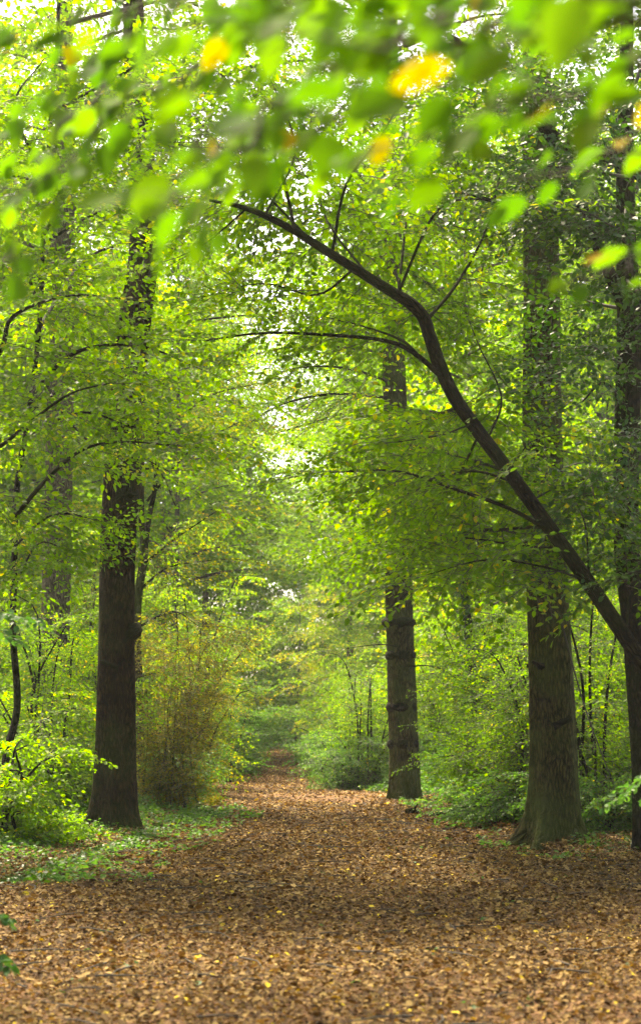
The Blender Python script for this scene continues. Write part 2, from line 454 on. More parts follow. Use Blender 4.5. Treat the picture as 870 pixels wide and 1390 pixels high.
LP = []
for n, y0, y1, pad in ((120000, 6.5, 13, 0.6), (155000, 13, 22, 1.4), (85000, 22, 34, 1.2), (40000, 34, 60, 0.6), (20000, 60, 118, 0.1)):
    x, y = scatter(n, y0, y1, pad)
    o = off_path(x, y)
    k = R.random(n) < np.clip(1.0 - 0.85 * np.maximum(o, -0.1), 0.22, 1)
    LP.append(np.stack([x[k], y[k]], -1))
for bx, by in ((-2.85, 23.5), (2.98, 21.3), (1.7, 34.2), (3.7, 19.4)):       # leaves drifted against the big trunks
    a_ = R.uniform(0, 6.28, 1800); d_ = 0.32 + 0.45 * R.random(1800) ** 1.5
    LP.append(np.stack([bx + np.cos(a_) * d_, by + np.sin(a_) * d_ * 0.8], -1))
LP = np.vstack(LP); n = len(LP)
P = np.stack([LP[:, 0], LP[:, 1], gz(LP[:, 0], LP[:, 1]) + 0.012 + 0.03 * R.random(n) ** 2 + np.where(off_path(LP[:, 0], LP[:, 1]) > 0, 0.09, 0) * R.random(n)], -1)
a = R.uniform(0, 2 * PI, n)
D = np.stack([np.cos(a), np.sin(a), R.normal(0, 0.28, n)], -1); N = np.stack([R.normal(0, 0.6, n), R.normal(0, 0.6, n), np.ones(n)], -1)
S = np.clip(0.0315 * np.exp(R.normal(0, 0.38, n)), 0.015, 0.085) * np.interp(P[:, 1], [8, 16, 40, 110], [0.78, 0.95, 1.35, 2.2])
V, Q = leaves_mesh(P, D, N, S, 1.15)
patch = 0.5 + 0.5 * np.sin(P[:, 0] * 0.9 + 1.7 * np.sin(P[:, 1] * 0.35)) * np.sin(P[:, 1] * 0.55 + P[:, 0] * 0.4)
t = np.clip(R.random(n) ** 0.95 * 0.86 + 0.10 * patch, 0, 0.955); t[R.random(n) < 0.012] = 1.0
lo = link('fallen_leaves', mesh_quads('fallen_leaves', V, Q, [M['litter']], tint=np.repeat(t, 2)))
lo['kind'] = 'stuff'; lo['label'] = 'brown and tan fallen leaves carpeting the woodland path'

TV, TQ, tn = [], [], 0
tx, ty = scatter(420, 8, 36, 0.4)
for x, y in zip(tx, ty):
    a_ = R.uniform(0, 6.28); ln = R.uniform(0.06, 0.3); d_ = np.array([math.cos(a_), math.sin(a_), 0])
    c_ = np.array([x, y, float(gz(x, y)) + 0.035]); bend = np.array([-d_[1], d_[0], 0]) * ln * R.normal(0, 0.12)
    v, q, _ = tube(np.stack([c_ - d_ * ln, c_ + bend + [0, 0, 0.012], c_ + d_ * ln]), [0.006, 0.005, 0.002], 4); TV.append(v); TQ.append(q + tn); tn += len(v)
to = link('twig_litter', mesh_quads('twig_litter', np.vstack(TV), np.vstack(TQ), [M['twig']]))
to['kind'] = 'stuff'; to['label'] = 'thin broken twigs lying among the fallen leaves'

# undergrowth: nettles, bramble and seedlings along both edges (uncountable)
def herb_field(name, label, xy, hgt, leafm, lsize, nleaf, seed, wid=1.0, lean=0.25):
    r = np.random.default_rng(seed); n = len(xy)
    base = np.stack([xy[:, 0], xy[:, 1], gz(xy[:, 0], xy[:, 1])], -1)
    tipv = np.stack([r.normal(0, lean, n), r.normal(0, lean, n), np.ones(n)], -1) * hgt[:, None]
    k = nleaf
    u = (np.arange(k) + 0.6)[None] / k + r.normal(0, 0.06, (n, k)); u = np.clip(u, 0.1, 1.02)
    P = base[:, None] + u[..., None] * tipv[:, None] - np.array([0, 0, 1.0]) * (0.12 * hgt[:, None] * u ** 2)[..., None]
    az = r.uniform(0, 6.28, (n, 1)) + np.arange(k)[None] * 2.0 + r.normal(0, 0.4, (n, k))
    D = np.stack([np.cos(az), np.sin(az), r.normal(-0.15, 0.35, (n, k))], -1)
    N = np.stack([r.normal(0, 0.45, (n, k)), r.normal(0, 0.45, (n, k)), np.ones((n, k))], -1)
    S = lsize * r.uniform(0.6, 1.25, (n, k)) * (1.15 - 0.45 * u) * np.interp(base[:, 1], [25, 60, 110], [1, 1.6, 2.4])[:, None]
    P = P + D * (0.02 + 0.10 * hgt[:, None, None] * r.random((n, k, 1)))
    V, Q = leaves_mesh(P.reshape(-1, 3), D.reshape(-1, 3), N.reshape(-1, 3), S.ravel(), wid)
    t = np.repeat(np.clip(r.random((n, 1)) * 0.4 + r.random((n, k)) * 0.62, 0, 1).ravel(), 2)
    # stems as thin three-sided prisms
    C = np.stack([base, base + tipv * np.array([1, 1, 0.9])], 1)
    off = np.array([[0.004, 0, 0], [-0.002, 0.0035, 0], [-0.002, -0.0035, 0]])
    SV = (C[:, :, None, :] + off[None, None] * np.array([1, 0.5])[None, :, None, None]).reshape(-1, 3)
    q = np.array([[0, 1, 4, 3], [1, 2, 5, 4], [2, 0, 3, 5]])
    SQ = (np.arange(n)[:, None, None] * 6 + q[None]).reshape(-1, 4)
    o = link(name, mesh_quads(name, np.vstack([V, SV]), np.vstack([Q, SQ + len(V)]), [leafm], tint=np.concatenate([t, np.full(len(SQ), 0.3)])))
    o['kind'] = 'stuff'; o['label'] = label
    return o


def margin(n, y0, y1, side, w, edge=0.0, bias=1.0):
    y = y0 + (y1 - y0) * R.random(n) ** 0.9
    l, r = edges(y); d = edge + w * R.random(n) ** bias
    wob = 0.35 * np.sin(y * 1.1 + side) + 0.25 * np.sin(y * 2.7 + 2 * side)
    x = np.where(side < 0, l - d - wob * 0.6, r + d + wob * 0.6)
    return np.stack([x, y], -1)


xy = np.vstack([margin(3600, 18.3, 30, -1, 5.5, -0.1), margin(1000, 16.2, 21, -1, 3.0, -0.5), margin(260, 16, 30, -1, 1.2, -1.1), margin(6500, 30, 60, -1, 6, 0.0), margin(6000, 60, 115, -1, 8, 0.0)])
d = off_path(xy[:, 0], xy[:, 1])
herb_field('undergrowth', 'green nettles and low herbs growing left of the path', xy, (0.12 + 0.5 * np.clip(d / 2.5, 0, 1)) * R.uniform(0.5, 1.3, len(xy)) * np.interp(xy[:, 1], [18, 26, 60], [0.55, 1.1, 2.3]),
           M['leaf_herb'], 0.075, 12, 5)
xy = np.vstack([margin(4600, 22, 34, 1, 6.0, 0.5), margin(160, 19, 34, 1, 1.2, -0.5), margin(6500, 34, 60, 1, 7, 0.0), margin(6000, 60, 115, 1, 8, 0.0)])
d = off_path(xy[:, 0], xy[:, 1])
herb_field('undergrowth', 'green bramble and herbs growing right of the path', xy, (0.12 + 0.65 * np.clip(d / 2.0, 0, 1)) * R.uniform(0.5, 1.3, len(xy)) * np.interp(xy[:, 1], [18, 26, 60], [0.7, 1.2, 2.2]),
           M['leaf_herb'], 0.075, 12, 6)
# low dark ground cover near the left edge and round the oaks
xy = np.vstack([margin(2600, 15.5, 24, -1, 3.0, -0.2, 0.7), margin(900, 25, 31, -1, 2.2, -0.5), margin(900, 17, 24, 1, 3.0, 0.3)])
herb_field('ground_ivy', 'low dark green ground ivy spreading along the path edge', xy, R.uniform(0.04, 0.16, len(xy)), M['leaf_dark'], 0.06, 7, 7, wid=1.5)
# sparse seedlings on the path itself
xs_, ys_ = scatter(150, 9, 30, 0.0)
herb_field('seedlings', 'tiny green seedlings dotted among the fallen leaves', np.stack([xs_, ys_], -1), R.uniform(0.02, 0.06, 150), M['leaf_cool'], 0.05, 4, 8, wid=1.3)

# ================================================================== NAMED TREES
def gpt(x, y):
    return np.array([x, y, float(gz(x, y))])


def at_ground(px, Y):
    x = (px - CX) / FPX * Y * 1.0
    # horizontal ray scale: t*cos etc. is handled by at(); ground rows sit just below the horizon
    p = at(px, HZ + FPX * CAMH / Y, Y)
    return gpt(p[0], Y)


def oak(name, label, Y, pts_px, widths_m, mat, flare, seed, amp=0.05, lobes=5, crown=None, bark_ns=168):
    base = at_ground(pts_px[0][0], Y)
    root = thing(name, label, 'tree', base)
    P = [base - np.array([0, 0, 0.12])] + [at(px, py, Y) for px, py in pts_px[1:]]
    trunk = trunk_part('trunk', P, np.array(widths_m) / 2, mat, root, base, ns=bark_ns, step=0.035, seed=seed, amp=amp, flare=flare, fh=0.26, lobes=lobes, ridge=0.03)
    return root, base, P, trunk


def leafy_bough(root, base, px_pts, r0, r1, mat, cr, sc=1.0, start=0.15, step=0.4, seed=1, droop=0.1, ns=9):
    """px_pts = (px, py, Y) triples; the wood is a part of its own, the leaves join the crown."""
    P = [at(*p) for p in px_pts]
    trunk_part('branch', P, np.linspace(r0, r1, len(P)), mat, root, base, ns=ns, step=0.1, seed=seed, amp=0.08)
    if cr is not None:
        cr.along(P, start, step, sc=sc, droop=droop)
    return P


# --- left oak
LO, lo_b, lo_P, lo_t = oak('oak_tree', 'large dark brown oak trunk with a burl, standing left of the path', 23.8,
    [(156, 1130), (157, 1000), (158, 880), (160, 760), (165, 660), (172, 560), (184, 440), (196, 340), (193, 240), (185, 120), (180, -40), (176, -240)],
    [0.53, 0.49, 0.49, 0.49, 0.51, 0.48, 0.44, 0.40, 0.36, 0.33, 0.28, 0.2], M['bark_brown'], 1.1, 3, lobes=3)
# its burl
bp = at(187, 858, 23.7)
V, Q, b = tube(np.array([[-0.16, 0, -0.04], [-0.06, 0, 0], [0.0, 0, 0.02], [0.045, 0, 0.02], [0.07, 0, 0.02]]), [0.10, 0.12, 0.11, 0.07, 0.005], 14, wobble_shape(4, 0.16))
link('burl', mesh_quads('burl', V, Q, [M['bark_dark']], bark=b, smooth=True), LO, bp - lo_b)
bp = at(170, 672, 23.6)
V, Q, b = tube(np.array([[0, 0.12, 0], [0, -0.03, 0], [0, -0.10, -0.02], [0, -0.13, -0.02]]), [0.16, 0.15, 0.10, 0.005], 14, wobble_shape(9, 0.14))
link('branch_scar', mesh_quads('branch_scar', V, Q, [M['bark_dark']], bark=b, smooth=True), LO, bp - lo_b)
cr = Crown('beech', 31)
for k in range(4):       # high crown of the oak, mostly above the view
    yaw = k * 0.9 + 0.3; z0 = at(185, 150 - 70 * k, 23.8)
    e = z0 + np.array([math.cos(yaw) * 3.6, math.sin(yaw) * 3.6, 1.2])
    cr.limb([z0, (z0 + e) / 2 + np.array([0, 0, 0.3]), e], 0.05, 0.012); cr.along([z0, (z0 + e) / 2 + np.array([0, 0, 0.3]), e], 0.15, 0.5, sc=1.15)
cr.along([at(172, 560, 23.5), at(230, 560, 22.8), at(300, 590, 22.6)], 0.1, 0.3, sc=0.8)
cr.along([at(165, 640, 23.5), at(240, 660, 23.0), at(310, 700, 23.2)], 0.1, 0.4, sc=0.7)
cr.build('crown', M['leaf_green'], LO, lo_b)
leafy_bough(LO, lo_b, [(170, 640, 23.6), (215, 640, 23.3), (240, 690, 23.2)], 0.02, 0.007, M['bark_dark'], None, seed=4)

# --- right oak
RO, ro_b, ro_P, _ = oak('oak_tree', 'large olive brown oak with flared mossy roots, right of the path', 21.6,
    [(752, 1146), (751, 1060), (749, 960), (745, 850), (741, 750), (737, 650), (735, 550), (735, 440), (734, 330), (731, 230), (728, 100), (724, -100), (722, -300)],
    [0.60, 0.55, 0.54, 0.53, 0.52, 0.51, 0.50, 0.49, 0.47, 0.43, 0.38, 0.3, 0.2], M['bark_oak'], 1.15, 7, lobes=5)
cr = Crown('beech', 32)
for k in range(7):
    yaw = k * 0.9 + 2.3; z0 = at(730, 170 - 60 * k, 21.6)
    e = z0 + np.array([math.cos(yaw) * 3.4, math.sin(yaw) * 3.4, 1.0])
    cr.limb([z0, (z0 + e) / 2 + np.array([0, 0, 0.3]), e], 0.05, 0.012); cr.along([z0, (z0 + e) / 2 + np.array([0, 0, 0.3]), e], 0.1, 0.5, sc=1.1)
cr.build('crown', M['leaf_green'], RO, ro_b)
leafy_bough(RO, ro_b, [(750, 800, 21.4), (790, 950, 21.2), (830, 1060, 21.0)], 0.012, 0.005, M['twig'], None, seed=5, ns=6)

# --- middle oak
MO, mo_b, mo_P, _ = oak('oak_tree', 'straight mossy oak trunk with ringed scars, right side of the path ahead', 34.5,
    [(549, 1085), (547, 1000), (544, 900), (541, 800), (539, 700), (537, 600), (535, 500), (533, 400), (531, 300), (530, 150), (529, 0), (528, -150)],
    [0.60, 0.57, 0.55, 0.54, 0.52, 0.5, 0.47, 0.44, 0.4, 0.34, 0.28, 0.2], M['bark_oak'], 0.40, 12, lobes=6)
for px, py, w in ((543, 890, 0.02), (545, 960, 0.018), (541, 845, 0.03), (546, 1010, 0.015)):   # swollen scars round the trunk
    c = at(px, py, 34.5) - mo_b
    V, Q, b = tube(np.array([[0, 0, -0.09], [0, 0, -0.05], [0, 0, 0], [0, 0, 0.05], [0, 0, 0.09]]), [0.275, 0.29 + w, 0.30 + w, 0.29 + w, 0.275], 28, wobble_shape(py, 0.045))
    link('scar_ring', mesh_quads('scar_ring', V, Q, [M['bark_dark']], bark=b + py, smooth=True), MO, c)
cm = Crown('fine', 133)
cr = Crown('fine', 33)
for k in range(14):
    yaw = k * 2.4; z0 = at(532, 430 - 45 * k, 34.5)
    e = z0 + np.array([math.cos(yaw) * 4.2, math.sin(yaw) * 4.2, 1.4])
    cr.limb([z0, (z0 + e) / 2 + np.array([0, 0, 0.4]), e], 0.06, 0.012); cr.along([z0, (z0 + e) / 2 + np.array([0, 0, 0.4]), e], 0.1, 0.36, sc=1.5)
cr.build('crown', M['leaf_green'], MO, mo_b)
for q in ([(534, 520, 34.5), (470, 500, 33.5), (400, 500, 33), (345, 525, 32.5)], [(533, 470, 34.5), (470, 440, 33.8), (400, 425, 33.4), (340, 440, 33)], [(536, 580, 34.5), (480, 560, 35), (420, 575, 35.5), (370, 590, 36)],
          [(533, 430, 34.5), (470, 380, 35), (390, 350, 35.5)], [(537, 620, 34.5), (470, 640, 34), (410, 640, 33.5)],
          [(532, 400, 34.5), (460, 350, 33.6), (390, 345, 33), (325, 370, 32.6)], [(531, 330, 34.5), (450, 290, 34), (370, 295, 33.6)], [(533, 480, 34.5), (440, 470, 35.2), (370, 475, 35.8), (320, 490, 36)],
          [(531, 300, 34.5), (480, 230, 34.2), (420, 190, 34), (360, 210, 33.8)], [(534, 540, 34.5), (450, 535, 33), (380, 550, 32.4), (330, 580, 32)], [(530, 230, 34.5), (560, 150, 34), (620, 90, 33.6)], [(530, 200, 34.5), (470, 130, 34), (400, 110, 33.6)]):
    leafy_bough(MO, mo_b, q, 0.035, 0.008, M['bark_dark'], cm, 1.35, 0.2, 0.26, 66, ns=7)
cm.build('low_crown', M['leaf_bright'], MO, mo_b)
for q in ([(541, 878, 34.3), (515, 875, 34.0), (470, 880, 33.8)], [(545, 905, 34.3), (590, 905, 34.0), (625, 925, 33.8)], [(543, 812, 34.3), (570, 795, 34), (605, 795, 33.8)]):
    leafy_bough(MO, mo_b, q, 0.022, 0.006, M['bark_dark'], None, seed=6, ns=6)

for root_, rb, px, py, Yd, dx, sc_ in ((LO, lo_b, 160, 905, 23.6, -0.30, 1.0), (LO, lo_b, 166, 770, 23.62, 0.28, 0.9), (RO, ro_b, 735, 905, 21.36, -0.2, 0.9), (RO, ro_b, 752, 985, 21.36, 0.25, 1.1), (MO, mo_b, 541, 850, 34.25, 0.3, 1.1)):
    c = at(px, py, Yd) - rb; d_ = np.array([dx, -0.12, 0.1])
    V, Q, b = tube(np.array([c, c + d_ * 0.35 * sc_, c + d_ * 0.7 * sc_, c + d_ * 0.74 * sc_]), np.array([0.06, 0.032, 0.026, 0.003]) * sc_, 10, wobble_shape(int(px), 0.15))
    link('branch_stub', mesh_quads('branch_stub', V, Q, [M['bark_dark']], bark=b + px, smooth=True), root_)
# --- far right dark tree
FR, fr_b, fr_P, _ = oak('dark_tree', 'dark forked tree trunk at the edge beside the mossy rooted oak', 19.6,
    [(882, 1160), (876, 1050), (870, 950), (862, 850), (850, 740), (850, 640), (853, 540), (856, 450), (850, 350), (848, 240), (850, 100), (852, -100)],
    [0.33, 0.29, 0.28, 0.27, 0.27, 0.27, 0.28, 0.29, 0.22, 0.2, 0.16, 0.1], M['bark_dark'], 0.4, 15, lobes=4, bark_ns=96)
cr = Crown('beech', 34)
leafy_bough(FR, fr_b, [(856, 440, 19.5), (830, 380, 19.2), (800, 310, 18.8), (785, 250, 18.4)], 0.09, 0.04, M['bark_dark'], cr, 1.0, 0.4, 0.4, 7)
leafy_bough(FR, fr_b, [(900, 255, 19.4), (860, 225, 19.0), (800, 200, 18.6), (755, 190, 18.2), (720, 145, 17.8)], 0.12, 0.06, M['bark_dark'], cr, 1.1, 0.2, 0.3, 8)
leafy_bough(FR, fr_b, [(755, 190, 18.2), (700, 150, 17.6), (640, 160, 17.0)], 0.04, 0.012, M['bark_dark'], cr, 1.0, 0.1, 0.3, 9)
leafy_bough(FR, fr_b, [(850, 330, 19.5), (780, 280, 18.4), (690, 275, 17.6), (625, 262, 17)], 0.04, 0.01, M['bark_dark'], cr, 1.0, 0.15, 0.28, 10)
leafy_bough(FR, fr_b, [(852, 560, 19.5), (820, 520, 18.8), (790, 545, 18.3)], 0.03, 0.008, M['bark_dark'], cr, 0.8, 0.15, 0.3, 11)
for q in ([(850, 260, 19.5), (900, 150, 18.4), (960, 60, 18)], [(850, 200, 19.5), (800, 90, 19.0), (740, 20, 18.6)], [(850, 150, 19.5), (880, 40, 20.2), (860, -60, 21)], [(850, 420, 19.5), (800, 410, 20), (760, 390, 20.4)]):
    cr.along([at(*p) for p in q], 0.1, 0.25, sc=1.0); cr.limb([at(*p) for p in q], 0.03, 0.008)
for q in ([(850, 500, 19.5), (800, 470, 18.8), (760, 500, 18.2)], [(850, 600, 19.5), (900, 560, 18.4), (880, 620, 17.6)], [(850, 300, 19.5), (860, 330, 18.6), (840, 360, 18.0)],
          [(850, 240, 19.5), (780, 230, 18.4), (700, 220, 17.6), (640, 210, 17.2)], [(850, 380, 19.5), (880, 420, 18.4), (840, 470, 17.6)], [(848, 180, 19.5), (760, 120, 18.6), (680, 90, 18)], [(852, 680, 19.5), (800, 640, 18.8), (820, 720, 18.2)],
          [(850, 700, 19.5), (890, 720, 18.6), (850, 790, 18)], [(850, 280, 19.5), (840, 310, 18.2), (800, 290, 17.4), (740, 270, 17)]):
    q = [at(*p) for p in q]; cr.along(q, 0.15, 0.26, sc=0.95); cr.limb(q, 0.022, 0.006)
cr.build('crown', M['leaf_dark'], FR, fr_b)

# --- leaning tree that arches over the path
lt_base = gpt(5.35, 18.2)
LT = thing('hornbeam_tree', 'dark leaning tree arching across the path from the right edge', 'tree', lt_base)
lean = [lt_base - np.array([0, 0, 0.1]), at(965, 1040, 18.15), at(870, 897, 18), at(795, 785, 17.9), at(745, 715, 17.8), at(690, 640, 17.7), at(625, 553, 17.6), at(598, 500, 17.5),
        at(583, 456, 17.4), at(574, 430, 17.4), at(556, 411, 17.35), at(530, 395, 17.3), at(450, 345, 17.1), at(385, 305, 16.8), at(335, 283, 16.5), at(285, 272, 16.2)]
trunk_part('trunk', lean, np.array([0.23, 0.195, 0.17, 0.16, 0.155, 0.148, 0.145, 0.145, 0.14, 0.135, 0.13, 0.115, 0.095, 0.075, 0.055, 0.025]) / 2, M['bark_dark'], LT, lt_base, ns=48, step=0.04, seed=21, amp=0.07, flare=0.3, ridge=0.03)
cr = Crown('beech', 35)
B = lambda pts, r0, r1, sc=1.0, start=0.15, step=0.34, seed=1: leafy_bough(LT, lt_base, pts, r0 * 0.62, r1 * 0.8, M['bark_dark'], cr, sc, start, step, seed)
B([(603, 515, 17.5), (560, 478, 17.3), (520, 462, 17.2), (450, 455, 17.0), (360, 452, 16.7), (280, 462, 16.4)], 0.05, 0.01, 0.9, 0.25, 0.30, 22)
B([(565, 480, 17.4), (545, 462, 17.6), (500, 445, 18.0), (440, 430, 18.4)], 0.03, 0.008, 0.9, 0.3, 0.3, 23)
B([(745, 720, 17.8), (690, 690, 17.5), (620, 665, 17.2), (540, 640, 17.0), (470, 640, 16.7)], 0.04, 0.008, 0.9, 0.2, 0.26, 24)
B([(700, 655, 17.7), (640, 640, 18.2), (560, 655, 18.8)], 0.025, 0.007, 1.0, 0.1, 0.26, 25)
B([(577, 437, 17.4), (620, 385, 17.6), (660, 310, 17.9), (680, 230, 18.2)], 0.035, 0.01, 0.95, 0.2, 0.3, 26)
B([(540, 398, 17.3), (590, 290, 17.0), (640, 270, 16.6), (690, 280, 16.3)], 0.028, 0.008, 0.9, 0.2, 0.3, 27)
B([(450, 345, 17.1), (470, 250, 17.2), (520, 180, 17.4), (560, 100, 17.6)], 0.03, 0.008, 1.0, 0.2, 0.3, 28)
B([(400, 312, 16.9), (380, 230, 16.6), (340, 160, 16.3), (300, 100, 16)], 0.028, 0.008, 1.0, 0.2, 0.3, 29)
B([(480, 365, 17.2), (430, 400, 17.6), (360, 385, 18), (300, 395, 18.4)], 0.022, 0.006, 0.9, 0.15, 0.3, 30)
B([(335, 283, 16.5), (280, 330, 16.4), (240, 350, 16.2)], 0.018, 0.005, 0.8, 0.15, 0.3, 41)
B([(640, 575, 17.6), (600, 590, 17.0), (540, 600, 16.6)], 0.02, 0.006, 0.85, 0.2, 0.28, 42)
B([(800, 790, 17.9), (740, 770, 17.6), (660, 760, 17.3), (580, 780, 17.0)], 0.025, 0.006, 0.9, 0.15, 0.26, 43)
B([(770, 745, 17.8), (700, 740, 18.6), (620, 730, 19.5), (540, 745, 20.2)], 0.025, 0.006, 1.0, 0.15, 0.24, 44)
B([(690, 640, 17.7), (720, 600, 17.3), (760, 590, 17.0)], 0.018, 0.006, 0.8, 0.2, 0.28, 45)
B([(800, 790, 17.9), (790, 700, 18.9), (750, 650, 19.8), (700, 610, 20.4)], 0.02, 0.006, 0.9, 0.25, 0.2, 46)
B([(850, 870, 18.0), (850, 760, 19.0), (820, 690, 19.8), (780, 650, 20.4)], 0.02, 0.006, 0.9, 0.25, 0.2, 47)
B([(720, 680, 17.7), (760, 660, 18.8), (830, 640, 19.4), (890, 620, 19.8)], 0.02, 0.006, 0.9, 0.25, 0.2, 48)
B([(360, 292, 16.7), (400, 200, 17.4), (360, 90, 18.2), (330, 0, 19)], 0.022, 0.006, 1.1, 0.15, 0.2, 141)
B([(420, 325, 17.0), (330, 230, 18.0), (260, 150, 19.0), (220, 60, 20)], 0.022, 0.006, 1.1, 0.15, 0.2, 142)
B([(500, 375, 17.2), (440, 290, 18.6), (420, 180, 20), (450, 60, 21)], 0.022, 0.006, 1.1, 0.2, 0.2, 143)
B([(540, 398, 17.3), (560, 250, 18.6), (600, 140, 20), (640, 40, 21)], 0.022, 0.006, 1.1, 0.2, 0.2, 144)
B([(690, 640, 17.7), (640, 625, 20), (560, 605, 22.5), (480, 610, 24)], 0.03, 0.006, 1.0, 0.2, 0.2, 145)
B([(745, 715, 17.8), (660, 720, 20.5), (560, 730, 23), (450, 745, 25)], 0.03, 0.006, 1.0, 0.2, 0.18, 146)
B([(577, 435, 17.4), (560, 415, 20), (500, 395, 22.5), (430, 380, 24)], 0.03, 0.006, 1.0, 0.2, 0.2, 147)
B([(545, 400, 17.3), (530, 330, 20.5), (545, 250, 23), (540, 180, 25)], 0.03, 0.006, 1.0, 0.2, 0.2, 148)
B([(650, 590, 17.6), (600, 680, 21), (540, 700, 24), (500, 690, 26)], 0.025, 0.006, 1.0, 0.2, 0.18, 149)
B([(625, 553, 17.6), (600, 560, 20), (560, 575, 22), (520, 570, 24)], 0.025, 0.006, 1.0, 0.2, 0.2, 150)
B([(660, 600, 17.6), (680, 540, 18.4), (650, 470, 19.2), (630, 420, 20)], 0.02, 0.006, 0.9, 0.15, 0.24, 49)
cr.build('crown', M['leaf_green'], LT, lt_base)

# --- left hornbeam whose branches reach in from the left edge
b0 = at_ground(14, 21.5)
LH = thing('hornbeam_tree', 'slender dark stemmed hornbeam at the left edge with layered green branches', 'tree', b0)
stem = [b0 - np.array([0, 0, 0.08]), at(8, 1040, 21.5), at(24, 960, 21.5), at(18, 860, 21.5), at(20, 760, 21.5), at(24, 660, 21.5), at(40, 560, 21.5), at(55, 430, 21.5), at(60, 300, 21.5), at(70, 150, 21.5), at(80, 0, 21.5), at(76, -320, 21.5)]
trunk_part('trunk', stem, np.linspace(0.10, 0.04, len(stem)) / 2, M['bark_dark'], LH, b0, ns=12, seed=51, amp=0.08, flare=0.3)
cr = Crown('beech', 36)
B = lambda pts, r0, r1, sc=0.9, start=0.1, step=0.3, seed=1: leafy_bough(LH, b0, pts, r0, r1, M['bark_dark'], cr, sc, start, step, seed)
B([(-60, 560, 17.6), (0, 478, 17.2), (18, 430, 17), (90, 402, 16.6), (165, 405, 16.2)], 0.03, 0.007, 0.85, 0.2, 0.28, 52)
B([(-70, 640, 17.6), (0, 606, 17.2), (35, 578, 17.0), (95, 535, 16.7), (150, 520, 16.4)], 0.028, 0.007, 0.85, 0.2, 0.28, 53)
B([(22, 700, 18.1), (60, 655, 17.6), (110, 612, 17.2), (165, 600, 16.9), (250, 606, 16.5)], 0.028, 0.006, 0.8, 0.3, 0.3, 54)
B([(22, 690, 21.5), (-40, 660, 17.2), (-90, 640, 16.4)], 0.025, 0.006, 0.9, 0.2, 0.3, 55)
B([(40, 540, 21.5), (100, 480, 18.4), (190, 470, 18.6), (270, 500, 18.8)], 0.03, 0.006, 1.0, 0.15, 0.26, 56)
B([(50, 450, 21.5), (120, 350, 24.6), (200, 330, 25.5), (270, 350, 26)], 0.028, 0.006, 1.0, 0.15, 0.26, 57)
B([(55, 420, 21.5), (20, 330, 17.4), (-30, 260, 16.6)], 0.025, 0.006, 1.0, 0.1, 0.26, 58)
B([(60, 320, 21.5), (110, 230, 17.6), (190, 190, 17.0), (260, 200, 16.6)], 0.025, 0.006, 1.0, 0.1, 0.26, 59)
B([(65, 240, 21.5), (20, 150, 17.6), (60, 80, 16.8)], 0.025, 0.006, 1.0, 0.1, 0.26, 60)
B([(22, 740, 21.5), (70, 700, 18.6), (130, 705, 19.2), (185, 720, 19.8)], 0.018, 0.005, 0.8, 0.2, 0.3, 61)
B([(20, 800, 21.5), (50, 740, 17.7), (90, 745, 17.4)], 0.014, 0.005, 0.7, 0.2, 0.3, 62)
B([(40, 590, 21.5), (110, 560, 18.8), (180, 580, 19.4), (240, 590, 20)], 0.02, 0.006, 0.9, 0.15, 0.24, 63)
B([(40, 560, 21.5), (100, 520, 21.0), (170, 500, 20.6), (240, 530, 20.4)], 0.02, 0.006, 0.9, 0.15, 0.2, 65)
B([(55, 440, 21.5), (110, 420, 24.6), (180, 430, 25.6), (250, 440, 26.2)], 0.02, 0.006, 0.9, 0.15, 0.2, 66)
B([(50, 500, 21.5), (110, 590, 21.2), (170, 610, 20.8), (230, 640, 20.6)], 0.02, 0.006, 0.8, 0.3, 0.22, 67)
B([(60, 330, 21.5), (130, 290, 21.2), (200, 270, 20.8), (280, 290, 20.4)], 0.02, 0.006, 1.0, 0.15, 0.2, 68)
B([(65, 250, 21.5), (-20, 220, 21), (-60, 120, 20.5)], 0.02, 0.006, 1.0, 0.15, 0.2, 69)
B([(60, 350, 21.5), (0, 380, 21), (-60, 400, 20.5)], 0.02, 0.006, 1.0, 0.15, 0.2, 70)
B([(70, 150, 21.5), (150, 110, 18.0), (240, 60, 17.8), (330, 60, 17.6)], 0.025, 0.006, 1.0, 0.1, 0.26, 64)
cr.build('crown', M['leaf_green'], LH, b0)
cr = Crown('big', 136)  # extra crown above the view, put there to shade the path
generic_limbs(cr, (b0[0] + 0.5, b0[1], b0[2] + 8.5), 8, 1.5, 6, 5.0, np.random.default_rng(37), r0=0.035, sc=1.0, step=0.55, cone=0.35)
cr.build('high_crown', M['leaf_green'], LH, b0)

# --- tree added off the left edge, its unseen crown shading the near path
b0 = gpt(-4.7, 13.6)
NL = thing('beech_tree', 'near beech added out of view to shade the path, its blue green leaf spray at the left edge', 'tree', b0)
trunk_part('trunk', [b0 - np.array([0, 0, .1]), b0 + [0.05, 0, 2], b0 + [-0.05, 0.1, 5], b0 + [0.1, 0, 9], b0 + [0.1, 0, 14]], [0.2, 0.17, 0.15, 0.11, 0.03], M['bark_grey'], NL, b0, ns=28, seed=85, flare=.4)
cr = Crown('beech', 86)
q = [tuple(b0 + [0.1, 0, 2.0]), tuple(at(-60, 800, 11.6)), tuple(at(-5, 835, 11.0))]
trunk_part('branch', q, [0.025, 0.012, 0.004], M['bark_grey'], NL, b0, ns=7, seed=87)
cr.spray(at(-20, 828, 11.1), 0.1, 0.15, 0.2, 0.35); cr.spray(at(-30, 845, 11.2), -0.3, 0.2, -0.3, 0.32)
cr.build('low_spray', M['leaf_cool'], NL, b0)
cr = Crown('big', 88)
generic_limbs(cr, b0, 14, 7.8, 14, 5.4, np.random.default_rng(89), r0=0.04, sc=1.0, step=0.55, cone=0.4)
cr.build('crown', M['leaf_green'], NL, b0)

